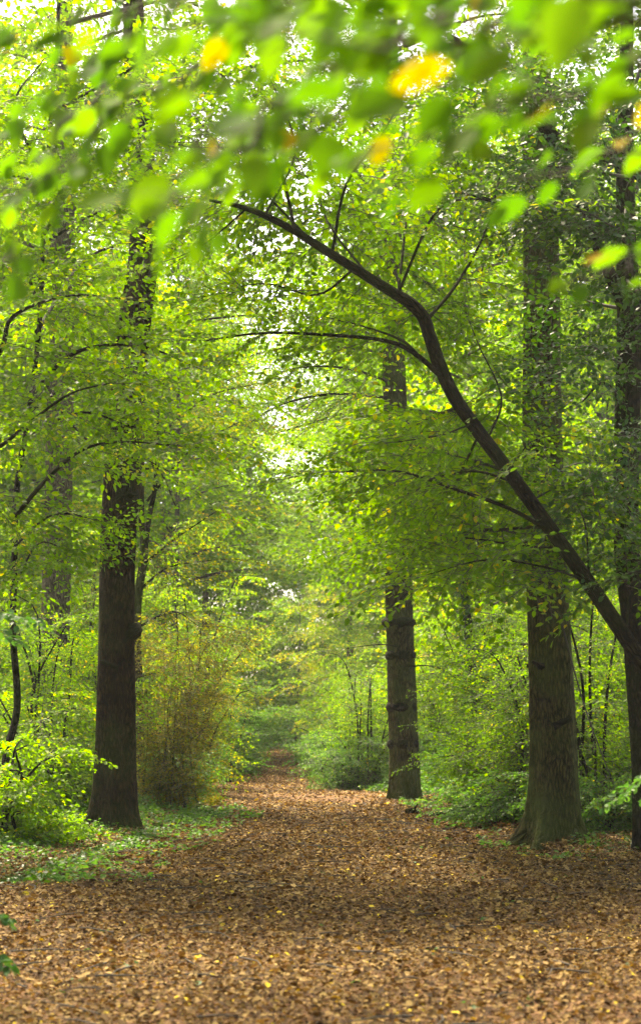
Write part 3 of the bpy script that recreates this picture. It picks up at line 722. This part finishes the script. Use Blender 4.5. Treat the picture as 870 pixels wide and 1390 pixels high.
# --- pale tree behind on the left, thick trunk
b0 = at_ground(80, 33)
PT = thing('pale_tree', 'thick pale grey trunk standing behind the hornbeam on the left', 'tree', b0)
trunk_part('trunk', [b0 - np.array([0, 0, .1])] + [at(px, py, 33) for px, py in ((76, 960), (77, 800), (82, 600), (86, 400), (88, 200), (90, 0))], np.array([.66, .56, .55, .56, .48, .4, .3]) / 2, M['bark_grey'], PT, b0, ns=28, seed=71, flare=0.3)
cr = Crown('big', 37)
generic_limbs(cr, at(88, 985, 33), 18, 7.0, 22, 5.0, np.random.default_rng(5), r0=0.06, sc=1.0, step=0.55)
cr.build('crown', M['leaf_bright'], PT, b0)

# --- twin stems right of the left oak
b0 = at_ground(190, 31)
TW = thing('twin_stem_tree', 'thin twin stemmed tree just behind the burled oak', 'tree', b0)
trunk_part('trunk', [b0 - np.array([0, 0, .1])] + [at(*p, 31) for p in ((188, 950), (186, 830), (196, 750), (192, 690), (196, 560))], np.array([.2, .18, .17, .15, .11, .05]) / 2, M['bark_oak'], TW, b0, ns=12, seed=72, flare=.2)
trunk_part('stem', [at(196, 750, 31), at(203, 700, 30.9), at(212, 650, 30.8), at(215, 560, 30.7)], np.array([.11, .09, .08, .04]) / 2, M['bark_dark'], TW, b0, ns=10, seed=73)
cr = Crown('fine', 38)
for q in ([(190, 770, 31), (240, 730, 30.6), (300, 690, 30.2)], [(190, 800, 31), (230, 770, 30.7), (290, 760, 30.3)], [(200, 680, 31), (260, 610, 30.5), (330, 570, 30)], [(212, 640, 30.8), (170, 560, 30), (150, 500, 29.6)],
          [(205, 600, 30.8), (280, 540, 30.8), (350, 520, 30.6)], [(190, 850, 31), (235, 830, 30.6), (270, 850, 30.3)]):
    leafy_bough(TW, b0, q, 0.025, 0.006, M['bark_dark'], cr, 1.1, 0.2, 0.33, 74, ns=6)
cr.build('crown', M['leaf_autumn'], TW, b0)

# --- ivy clad thin tree on the right
b0 = at_ground(640, 38)
IV = thing('ivy_clad_tree', 'thin dark tree wrapped in ivy between the two right oaks', 'tree', b0)
ivp = [b0 - np.array([0, 0, .1])] + [at(*p, 38) for p in ((646, 1000), (642, 930), (636, 860), (630, 800), (626, 700), (622, 560))]
trunk_part('trunk', ivp, np.array([.24, .22, .21, .2, .18, .15, .1]) / 2, M['bark_dark'], IV, b0, ns=14, seed=75, flare=.3)
cr = Crown('fine', 39)
C, _ = smooth_path(ivp[1:], 0.06); rr = np.random.default_rng(8)
for c in C:
    yw = rr.uniform(0, 6.28); cr.spray(c + 0.1 * np.array([math.cos(yw), math.sin(yw), 0]), yw, rr.normal(0.7, 0.4), rr.normal(0, .5), rr.uniform(0.22, 0.42))
cr.build('ivy', M['leaf_dark'], IV, b0)
cr = Crown('big', 40)
generic_limbs(cr, at(632, 985, 38), 13, 4.0, 11, 3.6, np.random.default_rng(6), r0=0.04, sc=0.85, step=0.5)
cr.build('crown', M['leaf_green'], IV, b0)

# ================================================================== SHRUBS AND SAPLINGS NEAR THE PATH
def shrub(name, label, px, Y, top_px, reach, kind, leafm, seed, n=14, group=None, sc=0.8, step=0.32, lean=(0, 0), low=0.1, twigm=None, cat='shrub', spread=1.0, thin=1.0, foot=0.3):
    """Several stems from one base, arching outward, clothed in sprays."""
    b0 = at_ground(px, Y); H = at(px, top_px, Y)[2] - b0[2]
    root = thing(name, label, cat, b0, group)
    r = np.random.default_rng(seed); cr = Crown(kind, seed + 100)
    for i in range(n):
        yaw = i * 2.39996 + r.uniform(-.3, .3); h = H * r.uniform(0.3, 1.0) ** 0.8; out = reach * r.uniform(0.15, 1.35) * spread
        d = np.array([math.cos(yaw), math.sin(yaw), 0]); ln = np.array([lean[0], lean[1], 0]) * h / H
        p = [b0 + (0.06 + foot * reach * r.random()) * d, b0 + 0.25 * out * d + 0.3 * ln + np.array([0, 0, 0.5 * h]), b0 + 0.6 * out * d + 0.7 * ln + np.array([0, 0, 0.88 * h]), b0 + out * d + ln + np.array([0, 0, 0.92 * h])]
        p[1] = p[1] + r.normal(0, 0.12 * reach, 3) * [1, 1, 0.5]; p[2] = p[2] + r.normal(0, 0.14 * reach, 3) * [1, 1, 0.5]
        if i < 7:
            trunk_part('stem', p, np.array([0.028, 0.02, 0.012, 0.005]) * thin, twigm or M['bark_dark'], root, b0, ns=6, step=0.15, seed=seed + i, amp=0.05)
        else:
            cr.limb(p, 0.018 * thin, 0.005 * thin, 4)
        cr.along(p, low, step, sc=sc, droop=0.1)
    cr.build('foliage', leafm, root, b0)
    return root


shrub('hazel_shrub', 'bright yellow green hazel bush filling the left edge before the burled oak', 42, 25.5, 890, 1.1, 'beech', M['leaf_bright'], 201, n=15, sc=0.75, step=0.34)
shrub('hazel_shrub', 'leafy green bush behind the left edge hazel, below the pale trunk', 70, 29, 800, 1.7, 'beech', M['leaf_bright'], 202, n=16, sc=0.8)
shrub('hazel_shrub', 'dull green low bush tucked in shade against the left oak', 105, 26.5, 985, 0.8, 'fine', M['leaf_green'], 203, n=12, sc=0.6)
shrub('thorn_shrub', 'twiggy brown olive thicket right beside the burled oak', 232, 29.5, 815, 0.95, 'sparse', M['leaf_olive'], 204, n=18, sc=0.72, step=0.25, low=0.1, thin=0.35, spread=1.1, foot=0.75)
shrub('thorn_shrub', 'twiggy yellowing thicket overhanging the left path margin', 262, 36, 800, 1.2, 'sparse', M['leaf_autumn'], 205, n=14, sc=0.8, step=0.3)
shrub('bramble_shrub', 'pale green bush bordering the left path margin beyond the thickets', 300, 46, 900, 1.5, 'fine', M['leaf_herb'], 206, n=18, sc=0.9)
shrub('bramble_shrub', 'green bush left of the flared mossy oak behind the roots', 690, 26.5, 940, 0.85, 'fine', M['leaf_green'], 207, n=26, sc=0.8, low=0.02, step=0.26)
shrub('hazel_shrub', 'yellow flecked thin bush beside the mossy rooted oak on its left', 722, 24.6, 850, 0.75, 'sparse', M['leaf_green'], 208, n=20, low=0.04, sc=0.8, step=0.28)
shrub('hazel_shrub', 'tall green bush between the ivy wrapped tree and mossy rooted oak', 712, 31, 800, 1.1, 'fine', M['leaf_green'], 209, n=26, sc=0.9, low=0.02)
shrub('hazel_shrub', 'dense green bush filling the gap between rooted oak and dark edge trunk', 835, 25, 860, 1.1, 'beech', M['leaf_green'], 210, n=24, sc=0.75, low=0.02)
shrub('bramble_shrub', 'low bramble bush to the right of the ringed oak, behind the fallen log', 640, 37.5, 985, 0.9, 'fine', M['leaf_herb'], 211, n=16, sc=0.7)
shrub('hazel_shrub', 'olive bush behind the ringed oak on its right', 590, 41, 860, 1.6, 'fine', M['leaf_green'], 212, n=22, sc=1.0, low=0.03)
shrub('hazel_shrub', 'green bush on the right path margin left of the ringed oak', 490, 45, 890, 1.5, 'fine', M['leaf_green'], 213, n=18, sc=0.9)
shrub('bramble_shrub', 'pale green bush jutting into the path at its right bend', 450, 50, 955, 1.2, 'fine', M['leaf_herb'], 214, n=16, sc=0.9)
shrub('hazel_shrub', 'tall yellow green bush far left behind the burled oak and pale trunk', 120, 40, 700, 2.2, 'fine', M['leaf_bright'], 220, n=24, sc=1.1)
shrub('hazel_shrub', 'dark leaved bush behind the forked dark trunk at the right edge', 880, 28, 780, 1.8, 'beech', M['leaf_green'], 221, n=20, sc=0.9)
shrub('hazel_sapling', 'near sapling with blue green leaves poking in at the right edge', 1080, 12.2, 900, 0.42, 'beech', M['leaf_cool'], 215, n=6, sc=0.38, step=0.4, low=0.55, lean=(-0.85, 0),  cat='sapling')
shrub('hazel_sapling', 'near sprig with blurred blue green leaves at the lower left edge', -66, 9.2, 1200, 0.18, 'beech', M['leaf_cool'], 216, n=3, sc=0.22, step=0.3, cat='sapling')
shrub('hazel_shrub', 'small bright bush at the far left edge hiding the hornbeam stem base', -4, 20.2, 985, 0.7, 'beech', M['leaf_bright'], 222, n=12, sc=0.55)
for name, lab, px, Y, top, rc, mt, sd in (
    ('bramble_shrub', 'low bramble thicket just behind the rooted oak on its left', 686, 24.6, 1050, 0.6, 'leaf_herb', 240),
    ('bramble_shrub', 'low bramble thicket spreading right of the fallen log', 705, 29.5, 1015, 0.9, 'leaf_green', 241),
    ('bramble_shrub', 'low bramble thicket between rooted oak and the right edge trunk', 810, 22.6, 1040, 0.8, 'leaf_herb', 242),
    ('bramble_shrub', 'low green bush spilling onto the path left of the ringed oak', 475, 40, 985, 1.3, 'leaf_herb', 243),
    ('bramble_shrub', 'low green bush under the twiggy brown thicket on the left', 235, 31.5, 1015, 1.0, 'leaf_herb', 244),
    ('bramble_shrub', 'pale green bramble mound along the left margin of the far path', 315, 52, 955, 1.5, 'leaf_herb', 245)):
    shrub(name, lab, px, Y, top, rc, 'fine', M[mt], sd, n=22, sc=0.65, step=0.26, low=0.02)
shrub('fern_clump', 'fresh bright green low fern clump at the left path edge', 45, 20.5, 1110, 0.5, 'fine', M['leaf_bright'], 217, n=14, sc=0.4, step=0.18, cat='fern')

for name, lab, px, Y, top, rc, mt, sd in (
    ('hazel_sapling', 'slim low green sapling just left of the ringed oak', 500, 40, 850, 0.9, 'leaf_green', 236),
    ('hazel_sapling', 'slim green sapling right of the ringed oak, beside the ivy wrapped tree', 652, 40, 800, 1.0, 'leaf_green', 231),
    ('hazel_sapling', 'slim green sapling in front of the ivy wrapped tree', 692, 30, 830, 0.8, 'leaf_green', 232),
    ('hazel_sapling', 'slim bright sapling between the hornbeam stem and burled oak', 62, 27, 760, 1.1, 'leaf_bright', 233),
    ('hazel_sapling', 'slim bright sapling rising over the left margin thickets', 275, 41, 740, 1.5, 'leaf_bright', 234),
    ('hazel_sapling', 'slim dull sapling between the rooted oak and the right edge', 800, 23, 760, 0.8, 'leaf_green', 235)):
    shrub(name, lab, px, Y, top, rc, 'fine', M[mt], sd, n=6, sc=0.85, step=0.32, cat='sapling', spread=1.2)

# ================================================================== WOODLAND BESIDE THE FAR PATH (copies of a few grown trees)
def understory(label_name, leafm, kind, seed, H, reach, h0, n, sc=1.0, step=0.5, barkm=None, r0=0.09):
    root = bpy.data.objects.new(label_name, None); r = np.random.default_rng(seed)
    top = np.array([r.normal(0, .4), r.normal(0, .4), H])
    V, Q, b = None, None, None
    C, par = smooth_path([(0, 0, -0.15), top * 0.33 + r.normal(0, .12, 3), top * 0.66 + r.normal(0, .12, 3), top], 0.3)
    V, Q, b = tube(C, np.linspace(r0, r0 * 0.2, len(C)), 12, wobble_shape(seed, .05, .35))
    tr = bpy.data.objects.new('trunk', mesh_quads('trunk', V, Q, [barkm or M['bark_dark']], bark=b, smooth=True)); tr.parent = root
    cr = Crown(kind, seed + 50)
    generic_limbs(cr, (0, 0, 0), H, h0, n, reach, r, r0=r0 * 0.4, sc=sc, step=step)
    c = cr.build('crown', leafm); COL.objects.unlink(c); c.parent = root
    return root, tr, c


KINDS = {
    'hornbeam': [understory('hornbeam_tree', M['leaf_green'], 'big', 301, 9.5, 3.6, 1.0, 24), understory('hornbeam_tree', M['leaf_green'], 'big', 302, 8.5, 3.8, 0.9, 23)],
    'lime': [understory('lime_tree', M['leaf_bright'], 'big', 303, 9.0, 3.6, 0.9, 24), understory('lime_tree', M['leaf_bright'], 'big', 304, 7.5, 3.4, 0.8, 22)],
    'maple': [understory('maple_tree', M['leaf_autumn'], 'big', 305, 8.5, 3.6, 0.9, 23)],
    'slender': [understory('lime_tree', M['leaf_bright'], 'big', 310, 20, 4.0, 7.0, 30, 1.0, 0.5, M['bark_grey'], 0.14)],
    'tall': [understory('tall_oak_tree', M['leaf_green'], 'huge', 306, 24, 6.0, 6.5, 38, 1.0, 0.55, M['bark_oak'], 0.27), understory('tall_oak_tree', M['leaf_bright'], 'huge', 307, 26, 6.4, 7.0, 38, 1.0, 0.55, M['bark_grey'], 0.28)],
}
LAB = {('slender', -1): 'slender tall lime with a high bright crown left of the far path', ('slender', 1): 'slender tall lime with a high bright crown right of the far path',
       ('hornbeam', -1): 'green hornbeam in the wood left of the far path', ('hornbeam', 1): 'green hornbeam in the wood right of the far path',
       ('lime', -1): 'bright yellow green lime in the wood left of the far path', ('lime', 1): 'bright yellow green lime in the wood right of the far path',
       ('maple', -1): 'yellowing maple in the wood left of the far path', ('maple', 1): 'yellowing maple in the wood right of the far path',
       ('tall', -1): 'tall oak with high crown in the wood left of the far path', ('tall', 1): 'tall oak with high crown in the wood right of the far path'}
GRP = {'slender': 'slender tall limes in the far wood', 'hornbeam': 'hornbeams in the far wood', 'lime': 'limes in the far wood', 'maple': 'maples in the far wood', 'tall': 'tall oaks in the far wood'}


def plant(kind, x, y, k=None, sc=1.0):
    root, tr, c = KINDS[kind][(k if k is not None else random.randrange(9)) % len(KINDS[kind])]
    o = root.copy(); COL.objects.link(o); o.location = gpt(x, y); o.rotation_euler = (0, 0, random.uniform(0, 6.28)); o.scale = (sc,) * 3
    side = -1 if x < edges(y)[0] else 1
    o['label'] = LAB[(kind, side)]; o['category'] = 'tree'; o['group'] = GRP[kind] + (' left of the path' if side < 0 else ' right of the path')
    for p in (tr, c):
        q = p.copy(); COL.objects.link(q); q.parent = o
    return o


for kind, x, y, k, sc in [
    # left side, from near to far
    ('lime', -9.0, 37, 0, 1.0), ('hornbeam', -8.6, 43, 0, 1.0), ('maple', -7.6, 49, 0, 0.9), ('lime', -10.6, 53, 1, 1.05), ('lime', -7.8, 58, 0, 1.0),
    ('hornbeam', -12.5, 63, 1, 1.1), ('maple', -7.8, 67, 0, 1.0), ('lime', -11.6, 72, 0, 1.1), ('hornbeam', -8.2, 78, 0, 1.0), ('lime', -8.4, 88, 1, 1.1), ('lime', -12.5, 84, 0, 1.2),
    ('hornbeam', -13.5, 44, 0, 1.1), ('lime', -15, 66, 0, 1.1),
    # right side
    ('hornbeam', 5.6, 40, 1, 1.0), ('lime', 4.6, 47, 0, 0.95), ('hornbeam', 7.8, 48, 0, 1.1), ('maple', 4.6, 56, 0, 0.95), ('lime', 7.2, 58, 1, 1.1), ('hornbeam', 4.0, 67, 0, 1.0),
    ('lime', 6.6, 70, 0, 1.1), ('maple', 10.6, 66, 0, 1.1), ('lime', 3.6, 78, 1, 1.05), ('hornbeam', 7.0, 84, 1, 1.2), ('lime', 2.8, 90, 0, 1.1), ('hornbeam', 12.6, 46, 0, 1.1), ('lime', 11.8, 80, 0, 1.2),
    # tall oaks behind
    ('slender', -5.4, 61, 0, 1.0), ('slender', -6.6, 73, 0, 1.1), ('slender', 3.6, 75, 0, 1.1), ('slender', -6.0, 88, 0, 1.25), ('slender', 1.8, 92, 0, 1.25), ('slender', -6.4, 99, 0, 1.35), ('slender', -8.6, 54, 0, 0.95), ('tall', -12.5, 50, 0, 0.9),
    ('tall', -14.5, 58, 0, 1.0), ('tall', -10.5, 66, 1, 1.1), ('tall', -17, 76, 1, 1.1), ('tall', -7.5, 80, 0, 1.15), ('tall', -19, 92, 0, 1.2), ('lime', -6.4, 103, 1, 1.1), ('lime', -1.6, 109, 0, 1.1), ('maple', 1.2, 101, 0, 1.1), ('lime', -4.4, 112, 1, 1.2),
    ('tall', 9.5, 50, 1, 1.0), ('tall', 13.2, 62, 0, 1.0), ('tall', 5.6, 68, 0, 1.1), ('tall', 11.5, 78, 1, 1.1), ('tall', 4.4, 88, 1, 1.2), ('tall', 16.5, 84, 0, 1.2), ('tall', 9.5, 100, 0, 1.2)]:
    plant(kind, x, y, k, sc)

# the far wood that closes the view: one uncountable mass
cr = Crown('huge', 77); rr = np.random.default_rng(77)
for _ in range(5200):
    y = rr.uniform(116, 128); x = rr.uniform(-46, 44); z = 33 * rr.random() ** 1.5 * (0.85 + 0.15 * math.sin(x * 0.3))
    cr.spray((x, y, z), rr.uniform(0, 6.28), rr.normal(0.1, .35), rr.normal(0, .4), rr.uniform(1.0, 1.7))
for _ in range(1500):                      # thickest where it closes the path
    cr.spray((rr.uniform(-16, 10), rr.uniform(116, 126), 18 * rr.random() ** 1.2), rr.uniform(0, 6.28), rr.normal(0.1, .35), rr.normal(0, .4), rr.uniform(1.0, 1.6))
for _ in range(5200):                      # same wood unseen behind the viewer and on both flanks, added to block front light
    t_ = rr.random(); z = 24 * rr.random() ** 1.2
    if t_ < 0.45: x, y = rr.uniform(-36, 36), rr.uniform(-34, -16)
    elif t_ < 0.72: x, y = rr.uniform(-40, -27), rr.uniform(-30, 106)
    else: x, y = rr.uniform(27, 40), rr.uniform(-30, 106)
    cr.spray((x, y, z), rr.uniform(0, 6.28), rr.normal(0.1, .35), rr.normal(0, .4), rr.uniform(1.0, 1.7))
fw = cr.build('far_woodland', M['leaf_bright']); fw['kind'] = 'stuff'; fw['label'] = 'hazy distant woodland closing the view beyond the end of the path, continued unseen around the viewer'

# ================================================================== FOREGROUND BEECH with overhanging boughs
fb = gpt(2.3, 2.6)
FB = thing('beech_tree', 'beech whose blurred yellow green leaves hang across the top foreground', 'tree', fb)
trunk_part('trunk', [fb - np.array([0, 0, .1]), (2.32, 2.6, 1.2), (2.25, 2.65, 2.6), (2.3, 2.7, 4.5), (2.2, 2.8, 7)], [0.17, 0.15, 0.14, 0.12, 0.07], M['bark_grey'], FB, fb, ns=20, seed=81, flare=.4)


def fine_leaves(P, D, N, S, bend, rng):
    """Beech leaves with a pointed oval outline, midrib fold and curl (for the foreground)."""
    us = np.linspace(0, 1, 7); w = 0.33 * np.sin(PI * us ** 0.85) ** 0.8; w[0] = 0.01; w[-1] = 0.005
    D = norm(D); N = norm(N - D * (D * N).sum(-1, keepdims=True)); Bv = np.cross(N, D)
    n = len(P); rows = []
    for sx in (-1, -0.5, 0, 0.5, 1):
        lx = us; ly = sx * w; lz = abs(sx) * w * 0.28 + 0.02 * np.cos(us * 22) * abs(sx)
        rows.append((lx, ly, lz))
    L = np.stack([np.stack(r, -1) for r in rows], 0)       # 5 x 7 x 3
    zc = -bend[:, None, None] * (L[None, ..., 0] ** 2)
    V = P[:, None, None] + S[:, None, None, None] * (L[None, ..., 0:1] * D[:, None, None] + L[None, ..., 1:2] * Bv[:, None, None] + (L[None, ..., 2] + zc)[..., None] * N[:, None, None])
    i = np.arange(4)[:, None] * 7; j = np.arange(6)[None]
    q = np.stack([i + j, i + j + 1, i + 8 + j, i + 7 + j], -1).reshape(-1, 4)
    Q = (np.arange(n)[:, None, None] * 35 + q[None]).reshape(-1, 4)
    return V.reshape(-1, 3), Q, len(q)


rr = np.random.default_rng(90)
FP, FD, FN, FS, FT = [], [], [], [], []
WV, WQ = [], []; wn = 0
boughs = [
    # (px, py, Y) from the right (trunk side) to the left, with leaves each side
    ([(1150, -60, 3.0), (860, 20, 3.0), (640, 60, 2.9), (420, 140, 2.8), (200, 230, 2.7)], 46),
    ([(1100, -150, 3.2), (800, -60, 3.2), (500, -20, 3.1), (240, 30, 3.0), (-40, 90, 2.9)], 50),
    ([(1000, 60, 2.6), (800, 110, 2.5), (620, 170, 2.5), (470, 225, 2.5)], 28),
    ([(1050, 150, 3.4), (920, 190, 3.3), (760, 230, 3.2), (660, 260, 3.2)], 9),
    ([(500, -60, 3.6), (330, 40, 3.6), (180, 140, 3.5), (60, 240, 3.4), (-30, 300, 3.4)], 42),
    ([(420, 100, 2.6), (330, 190, 2.5), (240, 270, 2.4), (180, 310, 2.4)], 14),
    ([(900, -80, 4.0), (680, 30, 4.0), (520, 120, 3.9), (380, 200, 3.8), (300, 250, 3.8)], 44),
    ([(250, -60, 4.2), (140, 60, 4.2), (30, 160, 4.1), (-60, 230, 4.1)], 30),
    ([(1000, 250, 3.2), (900, 330, 3.2), (830, 370, 3.1), (770, 390, 3.1)], 7),
    ([(1050, 20, 2.4), (880, 40, 2.35), (700, 20, 2.3), (520, 30, 2.3), (360, 70, 2.3)], 26),
    ([(700, -90, 3.4), (520, 60, 3.3), (350, 180, 3.2), (240, 260, 3.1)], 26),
    ([(330, 120, 3.0), (250, 230, 2.9), (205, 330, 2.8), (175, 420, 2.8)], 6),
    ([(150, 100, 3.6), (60, 220, 3.5), (20, 320, 3.5), (-10, 380, 3.4)], 9),
    ([(960, -40, 1.8), (800, 10, 1.75), (620, 40, 1.7), (480, 60, 1.7), (340, 40, 1.7)], 6),
    ([(700, -110, 1.9), (480, -60, 1.85), (280, 0, 1.8), (120, 20, 1.8), (-20, 60, 1.8)], 7),
    ([(780, -120, 2.5), (560, -50, 2.4), (380, 0, 2.4), (200, 20, 2.4)], 30),
]
for pts, nl in boughs:
    C, _ = smooth_path([at(*p) for p in pts], 0.05)
    s = np.linspace(0, 1, len(C))
    C = C + 0.012 * np.stack([np.sin(s * 17), np.cos(s * 13), np.sin(s * 21 + 1)], -1)
    v, q, _ = tube(C, np.linspace(0.007, 0.0018, len(C)), 6); WV.append(v); WQ.append(q + wn); wn += len(v)
    nl = int(nl * 1.9)
    for i in range(nl):
        u = np.clip((i + rr.uniform(0, 1)) / nl, 0.08, 1.0); k = min(int(u * (len(C) - 1)), len(C) - 2)
        t = norm(C[k + 1] - C[k]); p = C[k]
        sd = np.cross(t, [0, 0, 1.0]) * (1 if i % 2 else -1)
        dd = norm(t * rr.uniform(0.3, 1.0) + sd * rr.uniform(0.1, 0.9) + np.array([0, 0, rr.normal(-0.35, 0.3)]))
        st = p + dd * rr.uniform(0.012, 0.05) + rr.normal(0, 0.035, 3)
        v, q, _ = tube(np.stack([p, (p + st) / 2 + [0, 0, 0.003], st]), [0.0012, 0.001, 0.0009], 4); WV.append(v); WQ.append(q + wn); wn += len(v)
        FP.append(st); FD.append(dd); FN.append(np.array([rr.normal(0, .5), rr.normal(-0.25, .5), 1.0])); FS.append(rr.uniform(0.042, 0.09))
        tt = rr.random() * 0.88
        if rr.random() < 0.045: tt = rr.uniform(0.93, 1)
        FT.append(tt)
V, Q, per = fine_leaves(np.array(FP), np.array(FD), np.array(FN), np.array(FS), rr.uniform(-0.05, 0.25, len(FP)), rr)
nq = len(Q); WVa = np.vstack(WV); WQa = np.vstack(WQ)
me = mesh_quads('crown', np.vstack([V, WVa]) - fb, np.vstack([Q, WQa + len(V)]), [M['leaf_beech'], M['twig']], np.concatenate([np.zeros(nq, int), np.ones(len(WQa), int)]),
                np.concatenate([np.repeat(FT, per), np.zeros(len(WQa))]), smooth=True)
link('crown', me, FB)
cu = Crown('beech', 95)  # crown overhead and out of view, added to shade the ground close by
generic_limbs(cu, fb, 13, 5.0, 22, 5.5, np.random.default_rng(96), r0=0.03, sc=1.0, step=0.5)
cu.build('upper_crown', M['leaf_green'], FB, fb)
# its limbs, which carry those twigs
for a_, b_ in (((2.25, 2.65, 2.55), at(1150, -60, 3.0)), ((2.27, 2.67, 3.2), at(1100, -150, 3.2)), ((2.27, 2.67, 3.0), at(900, -80, 4.0)), ((2.26, 2.66, 2.3), at(1000, 60, 2.6)),
               ((2.26, 2.66, 2.4), at(1050, 150, 3.4)), ((2.27, 2.67, 3.1), at(780, -120, 2.5)), ((2.25, 2.64, 2.1), at(1000, 250, 3.2))):
    a_ = np.array(a_); mid = (a_ + b_) / 2 + np.array([0, 0, 0.1])
    trunk_part('branch', [a_, mid, b_], [0.03, 0.014, 0.0075], M['bark_grey'], FB, fb, ns=8, seed=82)
for a_, b_ in ((at(900, -80, 4.0), at(500, -60, 3.6)), (at(500, -60, 3.6), at(250, -60, 4.2)), (at(640, 60, 2.9), at(420, 100, 2.6))):
    trunk_part('branch', [a_, (a_ + b_) / 2 + np.array([0, 0, 0.03]), b_], [0.0075, 0.006, 0.005], M['bark_grey'], FB, fb, ns=8, seed=83)

# ================================================================== SMALL THINGS ON THE PATH
def log(name, label, px, Y, length, r, yaw, seed, cat):
    p = at_ground(px, Y); d = np.array([math.cos(yaw), math.sin(yaw), 0.03])
    root = thing(name, label, cat, p)
    c0 = np.array([0, 0, r * 0.8]); n = 9
    C = np.array([c0 + d * length * (u - .5) + np.array([0, 0, 0.02 * math.sin(u * 5)]) for u in np.linspace(0, 1, n)])
    C = np.vstack([C[0], C, C[-1]]); rad = np.concatenate([[0.002], np.linspace(r, r * .75, n), [0.002]])
    C[0] -= d * 0.004; C[-1] += d * 0.004
    V, Q, b = tube(C, rad, 12, wobble_shape(seed, .1))
    link('bark', mesh_quads('bark', V, Q, [M['bark_brown']], bark=b, smooth=False), root)
    e = C[5]
    V, Q, b = tube(np.array([e, e + np.array([0.05, -0.05, 0.06]), e + np.array([0.09, -0.09, 0.13])]), [r * .4, r * .3, r * .12], 8)
    link('twig_stub', mesh_quads('twig_stub', V, Q, [M['bark_dark']], bark=b, smooth=True), root)


log('fallen_log', 'short dark fallen log on the leaves near the right path edge', 612, 28.3, 0.75, 0.06, 0.1, 91, 'log')
log('wood_chunk', 'small stubby chunk of wood left of the fallen log', 559, 28.9, 0.2, 0.065, 0.5, 92, 'wood chunk')
log('fallen_twig', 'thin broken stick lying on the leaves in front of the burled oak', 240, 25.2, 0.8, 0.02, 0.05, 93, 'stick')
b0 = at_ground(291, 32)
root = thing('leaf_tuft', 'small dark clump of dead weed on the left of the path', 'plant', b0)
cr = Crown('sparse', 94)
for k in range(12): cr.spray(b0 + np.array([0, 0, 0.02]), k * 0.55, -rr.uniform(0.3, 1.1), 0, 0.22)
cr.build('foliage', M['leaf_olive'], root, b0)

# ================================================================== HAZE
def haze():
    m, nt, out = new_mat('haze_air')
    pv = nt.nodes.new('ShaderNodeVolumePrincipled'); pv.inputs['Density'].default_value = HAZE; pv.inputs['Color'].default_value = (0.93, 0.96, 0.92, 1)
    pv.inputs['Anisotropy'].default_value = 0.3
    nt.links.new(pv.outputs[0], out.inputs['Volume'])
    x0, x1, y0, y1, z0, z1 = -310, 310, -260, 430, -1.6, 46
    V = np.array([[x, y, z] for z in (z0, z1) for y in (y0, y1) for x in (x0, x1)], float)
    Q = np.array([[0, 2, 3, 1], [4, 5, 7, 6], [0, 1, 5, 4], [2, 6, 7, 3], [0, 4, 6, 2], [1, 3, 7, 5]])
    o = link('haze', mesh_quads('haze', V, Q, [m])); o['kind'] = 'stuff'; o['label'] = 'thin pale haze filling the woodland air'


HAZE = 0.00038
haze()

# ================================================================== CAMERA, LIGHT, WORLD
cam = bpy.data.cameras.new('camera'); co = bpy.data.objects.new('camera', cam); COL.objects.link(co)
co.location = (0, 0, CAMH); co.rotation_euler = (PI / 2 + PITCH, 0, 0)
cam.sensor_fit = 'VERTICAL'; cam.sensor_height = 36; cam.sensor_width = 24; cam.lens = FPX / 1390 * 36
cam.clip_start = 0.1; cam.clip_end = 1500
cam.dof.use_dof = True; cam.dof.focus_distance = 21.5; cam.dof.aperture_fstop = cam.lens / 22.0
SC.camera = co

SUN_EL, SUN_AZ = 57, -24        # azimuth measured from +Y (ahead) towards +X
sun = bpy.data.lights.new('sun', 'SUN'); so = bpy.data.objects.new('sun', sun); COL.objects.link(so)
sun.energy = 4.5; sun.angle = math.radians(9.0); sun.color = (1.0, 0.95, 0.84)
so.rotation_euler = (math.radians(90 - SUN_EL), 0, math.radians(180 - SUN_AZ) )
so.location = (0, 30, 40)

w = bpy.data.worlds.new('World'); SC.world = w; w.use_nodes = True
nt = w.node_tree; bg = nt.nodes['Background']
sky = nt.nodes.new('ShaderNodeTexSky'); sky.sky_type = 'NISHITA'; sky.sun_disc = False
sky.sun_elevation = math.radians(SUN_EL); sky.sun_rotation = math.radians(SUN_AZ)
sky.dust_density = 4.0; sky.air_density = 0.8; sky.ozone_density = 0.6
nt.links.new(sky.outputs[0], bg.inputs[0]); bg.inputs[1].default_value = 0.15

SC.render.engine = 'CYCLES'
SC.view_settings.view_transform = 'Standard'; SC.view_settings.look = 'None'; SC.view_settings.gamma = 1
SC.view_settings.exposure = 2.36
SC.view_settings.use_white_balance = True; SC.view_settings.white_balance_temperature = 7900; SC.view_settings.white_balance_tint = 10
cy = SC.cycles
cy.max_bounces = 8; cy.diffuse_bounces = 5; cy.glossy_bounces = 2; cy.transmission_bounces = 3; cy.transparent_max_bounces = 4; cy.volume_bounces = 0
cy.caustics_reflective = False; cy.caustics_refractive = False; cy.sample_clamp_indirect = 6
cy.use_denoising = True
